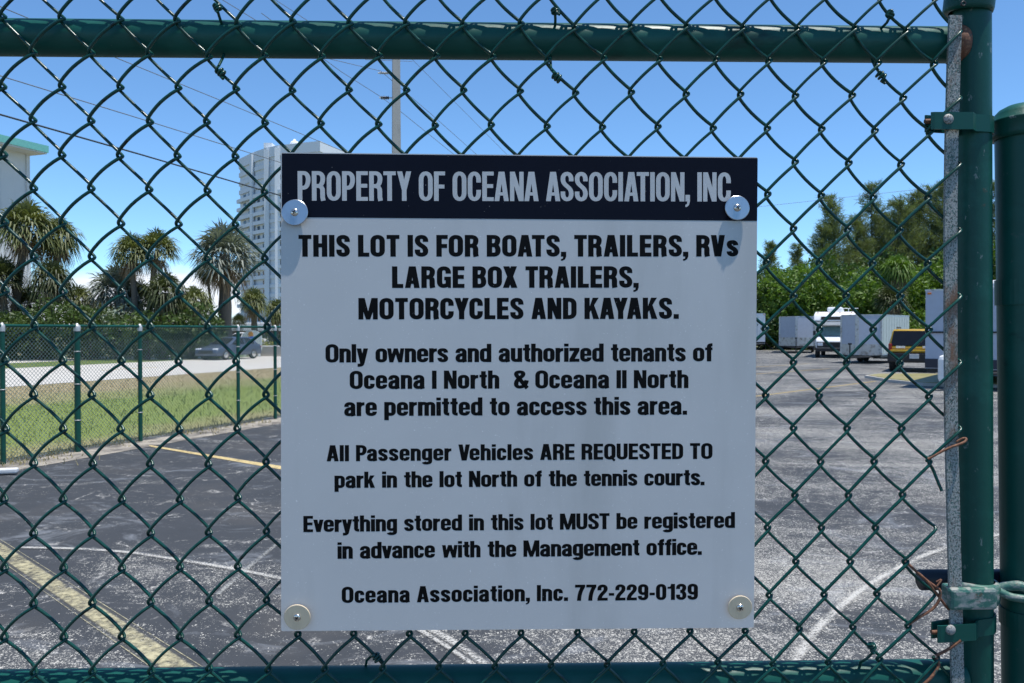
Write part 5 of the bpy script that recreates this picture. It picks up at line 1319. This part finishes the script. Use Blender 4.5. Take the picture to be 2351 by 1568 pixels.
def line(label, pix, t, r, m=WIRE, ext=True):
    P_ = [rplane(x, y, t) for x, y in pix]
    if ext:
        d = (P_[-1] - P_[-2]).normalized(); P_.append(P_[-1] + d * 40 + Vector((0, 0, .6)))
    mb = MB(); mb.tube(P_, r, 5); o = obj('power_line', mb, m, origin=P_[0]); tag(o, label, 'cable', 'overhead lines')
line('thickest dark overhead cable, lowest of the lines crossing the sky', [(-220, 205), (0, 263), (320, 354), (637, 447), (800, 492)], T_P - .3, .019)
line('grey cable running down to the white tower', [(-260, 92), (0, 174), (330, 275), (637, 371), (900, 445)], T_P - .1, .011, WIREG)
line('long thin cable falling across the middle of the sky to the tower roof', [(-200, -72), (0, 15), (70, 44), (260, 130), (520, 236), (780, 344), (1000, 430)], T_P, .010, WIREG)
line('thin line fixed to the upper insulator of the pole', [(505, -4), (593, 50), (747, 133), (874, 163)], T_P + .1, .010, WIREG, False)
line('thin line leaving the upper insulator down to the sign top', [(874, 163), (900, 185), (990, 262), (1091, 352), (1300, 520)], T_P + .1, .010, WIREG, False)
line('thin line fixed to the lower insulator of the pole', [(600, 30), (784, 165), (874, 222)], T_P + .05, .010, WIREG, False)
line('thin line leaving the lower insulator down to the sign top', [(874, 222), (921, 257), (1039, 352), (1220, 490)], T_P + .05, .010, WIREG, False)
line('thin line passing on the far side of the pole top', [(633, 0), (713, 52), (784, 96), (840, 137), (947, 137 + 4)], T_P + .4, .009, WIREG, False)
line('steep thin line right of the pole', [(900, 90), (947, 137), (1050, 240), (1161, 352), (1300, 485)], T_P + .5, .009, WIREG, False)
pa, pb, pc = at(1600, 488, 60), at(1739, 475, 58), at(2500, 386, 50)
mb = MB(); mb.tube([pa, pb, at(2170, 428, 54), pc], .012, 5); tag(obj('power_line', mb, WIREG, origin=pa), 'faint overhead cable in front of the pine tops', 'cable', 'overhead lines')

# ------------------------------------------------------------------ vehicles (local axes: +y ahead, +x right, z up)
def vehicle(name, label, cat, loc, ahead, group=None, scale=1.0):
    t = thing(name, label, cat, (loc[0], loc[1], 0.009), group)
    t.rotation_euler = (0, 0, math.atan2(ahead[1], ahead[0]) - PI / 2); t.scale = (scale,) * 3
    ORIGIN[t.name] = Vector(); return t
def azim(deg): return Vector((math.sin(R(deg)), math.cos(R(deg)), 0))
def wheel(t, x, y, r, w, side):
    mb = MB(); mb.lathe((x, y, r), [(r * .62, -w / 2), (r * .93, -w / 2), (r, -w * .36), (r, w * .36), (r * .93, w / 2), (r * .62, w / 2)], 24, (1, 0, 0)); wo = obj('wheel', mb, M['rubber'], t)
    mb = MB(); ax = side
    mb.lathe((x + ax * w * .42, y, r), [(r * .64, -.02), (r * .62, .02), (r * .5, .012), (r * .3, .03), (r * .12, .035), (0, .035)], 20, (ax, 0, 0))
    for k in range(5):
        a = 2 * PI * k / 5; mb.box((x + ax * (w * .42 + .02), y + r * .40 * math.cos(a), r + r * .40 * math.sin(a)), (.02, r * .16, r * .42), Matrix.Rotation(a - PI / 2, 3, 'X'))
    obj('rim', mb, M['chrome'], wo)
def shell(prof, wf, b=.04, seg=2):
    bm = bmesh.new(); L_ = [bm.verts.new((-wf(y, z), y, z)) for y, z in prof]; R_ = [bm.verts.new((wf(y, z), y, z)) for y, z in prof]; n = len(prof)
    bm.faces.new(L_); bm.faces.new(R_[::-1])
    for i in range(n): bm.faces.new((L_[i], R_[i], R_[(i + 1) % n], L_[(i + 1) % n]))
    bmesh.ops.recalc_face_normals(bm, faces=bm.faces[:])
    if b: bmesh.ops.bevel(bm, geom=bm.edges[:], offset=b, segments=seg, affect='EDGES', profile=.5, clamp_overlap=True)
    mb = MB(); bm.verts.index_update(); mb.add([v.co.copy() for v in bm.verts], [[v.index for v in f.verts] for f in bm.faces], True); bm.free(); return mb
def side_panel(poly, wf, off=.008):
    mb = MB()
    for s in (-1, 1):
        mb.prism([(s * (wf(y, z) + off - .02), y, z) for y, z in poly], (s * .02, 0, 0))
    return mb

def box_trailer(label, loc, ahead, W, L, H, z0, skin, vnose=.5, guard=.55, axles=2, group='box trailers stored in the lot', name='box_trailer', corner=True, band=None, side_skin=None):
    t = vehicle(name, label, 'trailer', loc, ahead, group)
    hw = W / 2
    plan = [(-hw, 0), (-hw, -L), (hw, -L), (hw, 0)] + ([(.07, vnose), (-.07, vnose)] if vnose else [])
    mb = MB(); mb.prism([(x, y, z0) for x, y in plan], (0, 0, H)); obj('body', mb, skin, t)
    if side_skin:
        mb = MB(); mb.box((-hw - .004, -L / 2, z0 + H / 2), (.016, L * .985, H * .96))
        for k in range(int(L / .4)): mb.box((-hw - .015, -.3 - k * .4, z0 + H / 2), (.014, .05, H * .94))
        obj('side_wall', mb, side_skin, t)
    mb = MB(); mb.prism([(x * 1.012, y * 1.006 + .006, z0 + H) for x, y in plan], (0, 0, .05)); obj('roof', mb, M['alu'], t)
    if corner:
        for x, y in ((-hw, 0), (hw, 0)) + (((0, vnose),) if vnose else ()):
            mb = MB(); mb.bbox((x, y + .012, z0 + H / 2), (.17 if x == 0 else .10, .05, H - .01), .012); obj('corner_trim', mb, M['alu'], t)
    if guard:
        for s in (-1, 1):
            a, b = Vector((s * hw * .985, .0, z0)), Vector((s * .08, vnose, z0)) if vnose else Vector((0, 0, z0))
            d = (b - a).normalized(); nn = Vector((-d.y, d.x, 0)) * (-s); nn = nn if nn.y > 0 else -nn
            mb = MB(); mb.prism([a + nn * .003, b + nn * .003, b + nn * .012, a + nn * .012], (0, 0, guard)); obj('stone_guard', mb, M['alu'], t)
    seams = [(-hw * .5, .0), (hw * .5, .0)] if not vnose else [(s * hw * q, vnose * (1 - q)) for s in (-1, 1) for q in (.36, .68)]
    for x, y in seams:
        nx = 0 if not vnose else (1 if x > 0 else -1) * vnose; n_ = Vector((nx, hw, 0)).normalized()
        mb = MB(); mb.box((x + n_.x * .003, y + n_.y * .003, z0 + guard + (H - guard) / 2), (.022, .012, H - guard - .02), Matrix.Rotation(-math.atan2(n_.x, n_.y), 3, 'Z')); obj('panel_seam', mb, M['alu'], t)
    if band:
        mb = MB(); mb.box((0, -L / 2 + .006, z0 + band[1] / 2 + .02), (W + .012, L + .014, band[1])); obj('lower_band', mb, band[0], t)
    mb = MB()
    mb.tube([(-hw * .7, -.1, z0 - .07), (0, vnose + 1.15, z0 - .09)], .045, 8); mb.tube([(hw * .7, -.1, z0 - .07), (0, vnose + 1.15, z0 - .09)], .045, 8); mb.box((0, vnose + 1.2, z0 - .07), (.1, .22, .1))
    tg = obj('tongue', mb, M['black'], t)
    mb = MB(); mb.tube([(0, vnose + .95, .02), (0, vnose + .95, z0 + .55)], .035, 8); mb.box((0, vnose + .95, z0 + .58), (.16, .1, .08)); mb.lathe((0, vnose + .95, .009), [(.11, 0), (.09, .03), (0, .03)], 12); obj('jack', mb, M['black'], tg)
    mb = MB(); mb.box((0, -L / 2, z0 - .06), (W * .96, L * .98, .11)); mb.box((0, -L * .95, z0 - .2), (W * .8, .12, .2)); obj('chassis', mb, M['black'], t)
    for s in (-1, 1):
        for k in range(axles): wheel(t, s * (hw - .10), -L * .56 - k * .82, .33, .2, s)
        mb = MB(); mb.bbox((s * (hw + .015), -L * .56 - (axles - 1) * .41, .74), (.2, .9 + .8 * (axles - 1), .08), .02); obj('fender', mb, M['alu'], t)
    for s in (-1, 1):
        mb = MB(); mb.bbox((s * (hw - .10), .022, z0 + H - .07), (.10, .03, .05), .008); obj('marker_light', mb, M['lamp_amber'], t)
        mb = MB(); mb.bbox((s * (hw - .14), -L - .02, z0 + .12), (.18, .03, .08), .008); obj('tail_light', mb, M['lamp_red'], t)
    mb = MB(); mb.box((hw + .006, -L * .22, z0 + H * .45), (.02, .75, H * .8)); dr = obj('door', mb, skin, t)
    mb = MB(); mb.box((hw + .03, -L * .22 - .3, z0 + H * .45), (.04, .1, .06)); obj('handle', mb, M['chrome'], dr)
    return t
GREY_SIDE = mat('pale_ribbed_side', (.40, .45, .425), .5, var=.07)
SKIN2 = mat('grey_white_skin', (.38, .41, .47), .4, var=.05)
p = at(1829, 757, 58); box_trailer('grey white box trailer with V shaped nose, farthest from the gate, beside the motorhome', p, -azim(21), 2.35, 4.6, 2.1, .52, SKIN2, .55, .62)
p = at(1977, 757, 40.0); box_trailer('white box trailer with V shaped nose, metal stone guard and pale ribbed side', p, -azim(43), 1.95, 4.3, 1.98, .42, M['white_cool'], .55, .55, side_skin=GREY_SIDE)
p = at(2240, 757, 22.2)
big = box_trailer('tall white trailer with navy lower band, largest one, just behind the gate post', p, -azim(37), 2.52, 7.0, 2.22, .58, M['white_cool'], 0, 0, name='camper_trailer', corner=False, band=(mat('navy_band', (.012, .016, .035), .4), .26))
mb = MB(); mb.bbox((0, .03, 1.62), (2.3, .05, .05), .01); obj('trim_rail', mb, M['black'], big)
mb = MB(); mb.bbox((-.62, -.5, 2.93), (.9, .9, .26), .09); obj('roof_unit', mb, M['white'], big)
mb = MB(); mb.bbox((.62, .62, .60), (.40, .46, .80), .14); mb.bbox((.62, .62, 1.06), (.16, .16, .16), .03); obj('tank_cover', mb, M['white'], big)
p = at(1722, 757, 66); box_trailer('white camper mostly hidden by the notice sign, only one end in view', p, -azim(17), 2.4, 6.0, 2.45, .55, M['white'], 0, 0, name='camper_trailer', corner=False, group=None, band=(M['black'], .12))

# motorhome
p = at(1917, 757, 49.0)
rv = vehicle('motorhome', 'white motorhome with overhead cab and roof units, parked between two box trailers', 'motorhome', p, -azim(25))
mb = shell([(-6.0, .55), (-6.0, 2.75), (-.2, 2.80), (.75, 2.62), (.98, 2.25), (.85, 1.98), (.0, 1.92), (-.25, .55)], lambda y, z: 1.17, .07); obj('house_body', mb, M['white'], rv)
mb = shell([(-.3, .48), (-.3, 1.9), (.05, 1.90), (.62, 1.28), (1.75, 1.14), (1.86, 1.0), (1.86, .62), (1.6, .42)], lambda y, z: .97 - max(0, z - 1.2) * .16, .06); cab = obj('cab', mb, M['white'], rv)
mb = MB(); mb.prism([(-.78, .64, 1.33), (.78, .64, 1.33), (.70, .14, 1.86), (-.70, .14, 1.86)], (0, .035, .03)); obj('windshield', mb, mat('windshield', (.10, .19, .20), .08), cab)
mb = side_panel([(.0, 1.30), (.52, 1.30), (.02, 1.82), (-.25, 1.84), (-.25, 1.3)], lambda y, z: .97 - max(0, z - 1.2) * .16, .01); obj('side_window', mb, M['glass'], cab)
mb = MB(); mb.bbox((0, 1.88, .80), (1.8, .05, .32), .015); obj('grille', mb, M['black'], cab)
mb = MB(); mb.bbox((0, 1.92, .50), (1.95, .16, .22), .04); obj('bumper', mb, M['black'], cab)
for s in (-1, 1):
    mb = MB(); mb.bbox((s * .72, 1.91, .82), (.30, .04, .18), .012); obj('headlight', mb, M['lamp_clear'], cab)
    mb = MB(); mb.bbox((s * .95, .62, 1.5), (.05, .1, .22), .015); mb.tube([(s * .85, .55, 1.4), (s * 1.12, .6, 1.5)], .015, 6); mb.bbox((s * 1.14, .62, 1.5), (.16, .08, .26), .02); obj('mirror', mb, M['black'], cab)
    for y in (1.0, -4.0): wheel(rv, s * .92, y, .38, .24, s)
mb = MB(); mb.bbox((0, .93, 2.38), (1.5, .05, .22), .02); mb.bbox((0, 1.0, 2.2), (2.2, .02, .03), .005); obj('cab_over_window', mb, M['glass'], rv)
for x in (-.95, -.3, 0, .3, .95):
    mb = MB(); mb.bbox((x, .60, 2.72), (.10, .05, .05), .01); obj('marker_light', mb, M['lamp_amber'], rv)
for y, w_, h_ in ((-1.2, .9, .30), (-4.0, .75, .26)):
    mb = MB(); mb.bbox((.05, y, 2.80 + h_ / 2), (w_, 1.0, h_), .09); obj('roof_unit', mb, M['white'], rv)
mb = MB(); mb.tube([(-.75, -.4, 2.8), (-.75, -.4, 2.98)], .03, 6); mb.bbox((-.85, -.35, 3.0), (.9, .1, .04), .015); obj('antenna', mb, M['white'], rv)
mb = side_panel([(-1.2, 1.5), (-2.4, 1.5), (-2.4, 2.2), (-1.2, 2.2)], lambda y, z: 1.17, .01); obj('side_window', mb, M['glass'], rv)
mb = MB(); mb.box((0, -3.2, .46), (2.2, 5.5, .16)); obj('skirt', mb, M['black'], rv)

# yellow sport utility
YEL = mat('mustard_paint', (.40, .25, .014), .28, var=.05)
p = at(2097, 757, 31.6)
su = vehicle('parked_suv', 'mustard yellow sport utility vehicle seen from behind, parked by the grass island', 'suv', p, azim(31))
swf = lambda y, z: .90 if z < 1.05 else .90 - (z - 1.05) * .22
mb = shell([(0, .48), (-.02, 1.0), (.05, 1.08), (3.05, 1.08), (4.2, 1.0), (4.32, .8), (4.3, .45)], swf, .06); obj('body', mb, YEL, su)
mb = shell([(.06, 1.05), (.22, 1.66), (.40, 1.72), (2.0, 1.72), (2.25, 1.66), (3.05, 1.05)], swf, .06); cb = obj('cabin', mb, YEL, su)
mb = MB(); mb.prism([(-.80, .03, 1.06), (.80, .03, 1.06), (.72, .21, 1.64), (-.72, .21, 1.64)], (0, -.03, .008)); obj('rear_window', mb, M['glass'], cb)
for q in ([(.35, 1.14), (1.2, 1.14), (1.2, 1.58), (.50, 1.58)], [(1.28, 1.14), (2.75, 1.14), (2.25, 1.58), (1.28, 1.58)]):
    obj('side_window', side_panel(q, swf, .008), M['glass'], cb)
mb = MB(); mb.bbox((0, -.06, .585), (1.84, .22, .39), .05); bp_ = obj('bumper', mb, M['black'], su)
mb = MB(); mb.bbox((.05, -.18, .64), (.34, .02, .18), .004); obj('licence_plate', mb, mat('plate_white', (.6, .6, .58), .5), bp_)
mb = MB(); mb.bbox((0, -.08, .845), (1.66, .16, .09), .025); tg_ = obj('tailgate', mb, YEL, su)
mb = MB(); mb.bbox((-.45, -.03, 1.00), (.34, .02, .10), .006); obj('badge_plate', mb, M['chrome'], tg_)
mb = MB(); mb.bbox((.45, -.03, 1.00), (.24, .02, .08), .006); obj('sticker', mb, M['lamp_clear'], tg_)
for s in (-1, 1):
    mb = MB(); mb.bbox((s * .83, .0, .92), (.13, .10, .42), .02); obj('tail_light', mb, M['lamp_red'], su)
    for y in (.85, 3.5): wheel(su, s * .80, y, .37, .25, s)
    mb = MB(); mb.tube([(s * .62, .35, 1.79), (s * .62, 1.9, 1.79)], .022, 6)
    for y in (.4, 1.1, 1.85): mb.tube([(s * .62, y, 1.70), (s * .62, y, 1.79)], .016, 6)
    obj('roof_rail', mb, M['black'], su)
    mb = MB(); mb.bbox((s * .90, .85, .70), (.06, .95, .28), .03); mb.bbox((s * .90, 2.2, .50), (.05, 3.4, .14), .02); obj('cladding', mb, M['black'], su)
    mb = MB(); mb.bbox((s * 1.0, 2.7, 1.2), (.2, .09, .16), .03); obj('mirror', mb, M['black'], su)

# cars on and beyond the road
def sedan(label, loc, ahead, paint_, scale=1.0, name='passing_car'):
    t = vehicle(name, label, 'car', loc, ahead, None, scale)
    wf = lambda y, z: .90 if z < .95 else .90 - (z - .95) * .42
    mb = shell([(0, .30), (.02, .62), (.12, .98), (.5, 1.02), (3.1, .98), (4.2, .80), (4.48, .66), (4.52, .45), (4.45, .26)], wf, .07, 3); obj('body', mb, paint_, t)
    mb = shell([(.30, .98), (.75, 1.36), (1.2, 1.47), (2.0, 1.49), (2.45, 1.42), (3.30, .96)], wf, .06, 3); c_ = obj('cabin', mb, paint_, t)
    mb = MB(); mb.prism([(-.66, 3.22, 1.02), (.66, 3.22, 1.02), (.57, 2.55, 1.38), (-.57, 2.55, 1.38)], (0, .02, .03)); obj('windshield', mb, M['glass'], c_)
    mb = MB(); mb.prism([(-.64, .40, 1.04), (.64, .40, 1.04), (.60, .74, 1.33), (-.60, .74, 1.33)], (0, -.025, .03)); obj('rear_window', mb, M['glass'], c_)
    for q in ([(.75, 1.03), (1.68, 1.03), (1.68, 1.41), (1.2, 1.39), (.95, 1.32)], [(1.76, 1.03), (3.02, 1.03), (2.42, 1.37), (1.76, 1.42)]): obj('side_window', side_panel(q, wf, .010), M['glass'], c_)
    mb = MB(); mb.bbox((0, 4.50, .52), (1.1, .06, .22), .02); obj('grille', mb, M['black'], t)
    for s in (-1, 1):
        mb = MB(); mb.bbox((s * .68, 4.33, .70), (.36, .24, .13), .03); obj('headlight', mb, M['lamp_clear'], t)
        mb = MB(); mb.bbox((s * .70, .02, .80), (.30, .10, .14), .02); obj('tail_light', mb, M['lamp_red'], t)
        for y in (.85, 3.62): wheel(t, s * .80, y, .33, .22, s)
        mb = MB(); mb.bbox((s * 1.0, 2.85, 1.05), (.2, .1, .13), .03); obj('mirror', mb, M['black'], t)
    return t
cc_ = rplane(522, 800, 31.2); cpos = rd(cc_.dot(RD) + 2.1, 31.2)
sedan('dark blue grey sedan driving along the pale road', cpos, -RD, mat('blue_grey_paint', (.055, .075, .12), .22, spec=.6, var=.05), .86)
q = at(612, 757, 62); sedan('white car parked beyond the flowering bush', q, azim(-70), M['white'], 1.0, 'parked_car')

# curb stop at the left edge, and the odd ends by the near fence post
q = gnd(20, 1094); cs = thing('curb_stop', 'pale concrete curb stop by the fence, at the edge of the picture', 'curb stop', q)
mb = MB(); d = Vector((1, .28, 0)).normalized(); mb.bbox((q.x - .68, q.y - .10, .055), (1.5, .10, .055), .015, Matrix.Rotation(math.atan2(d.y, d.x), 3, 'Z')); obj('block', mb, M['stucco'], cs)
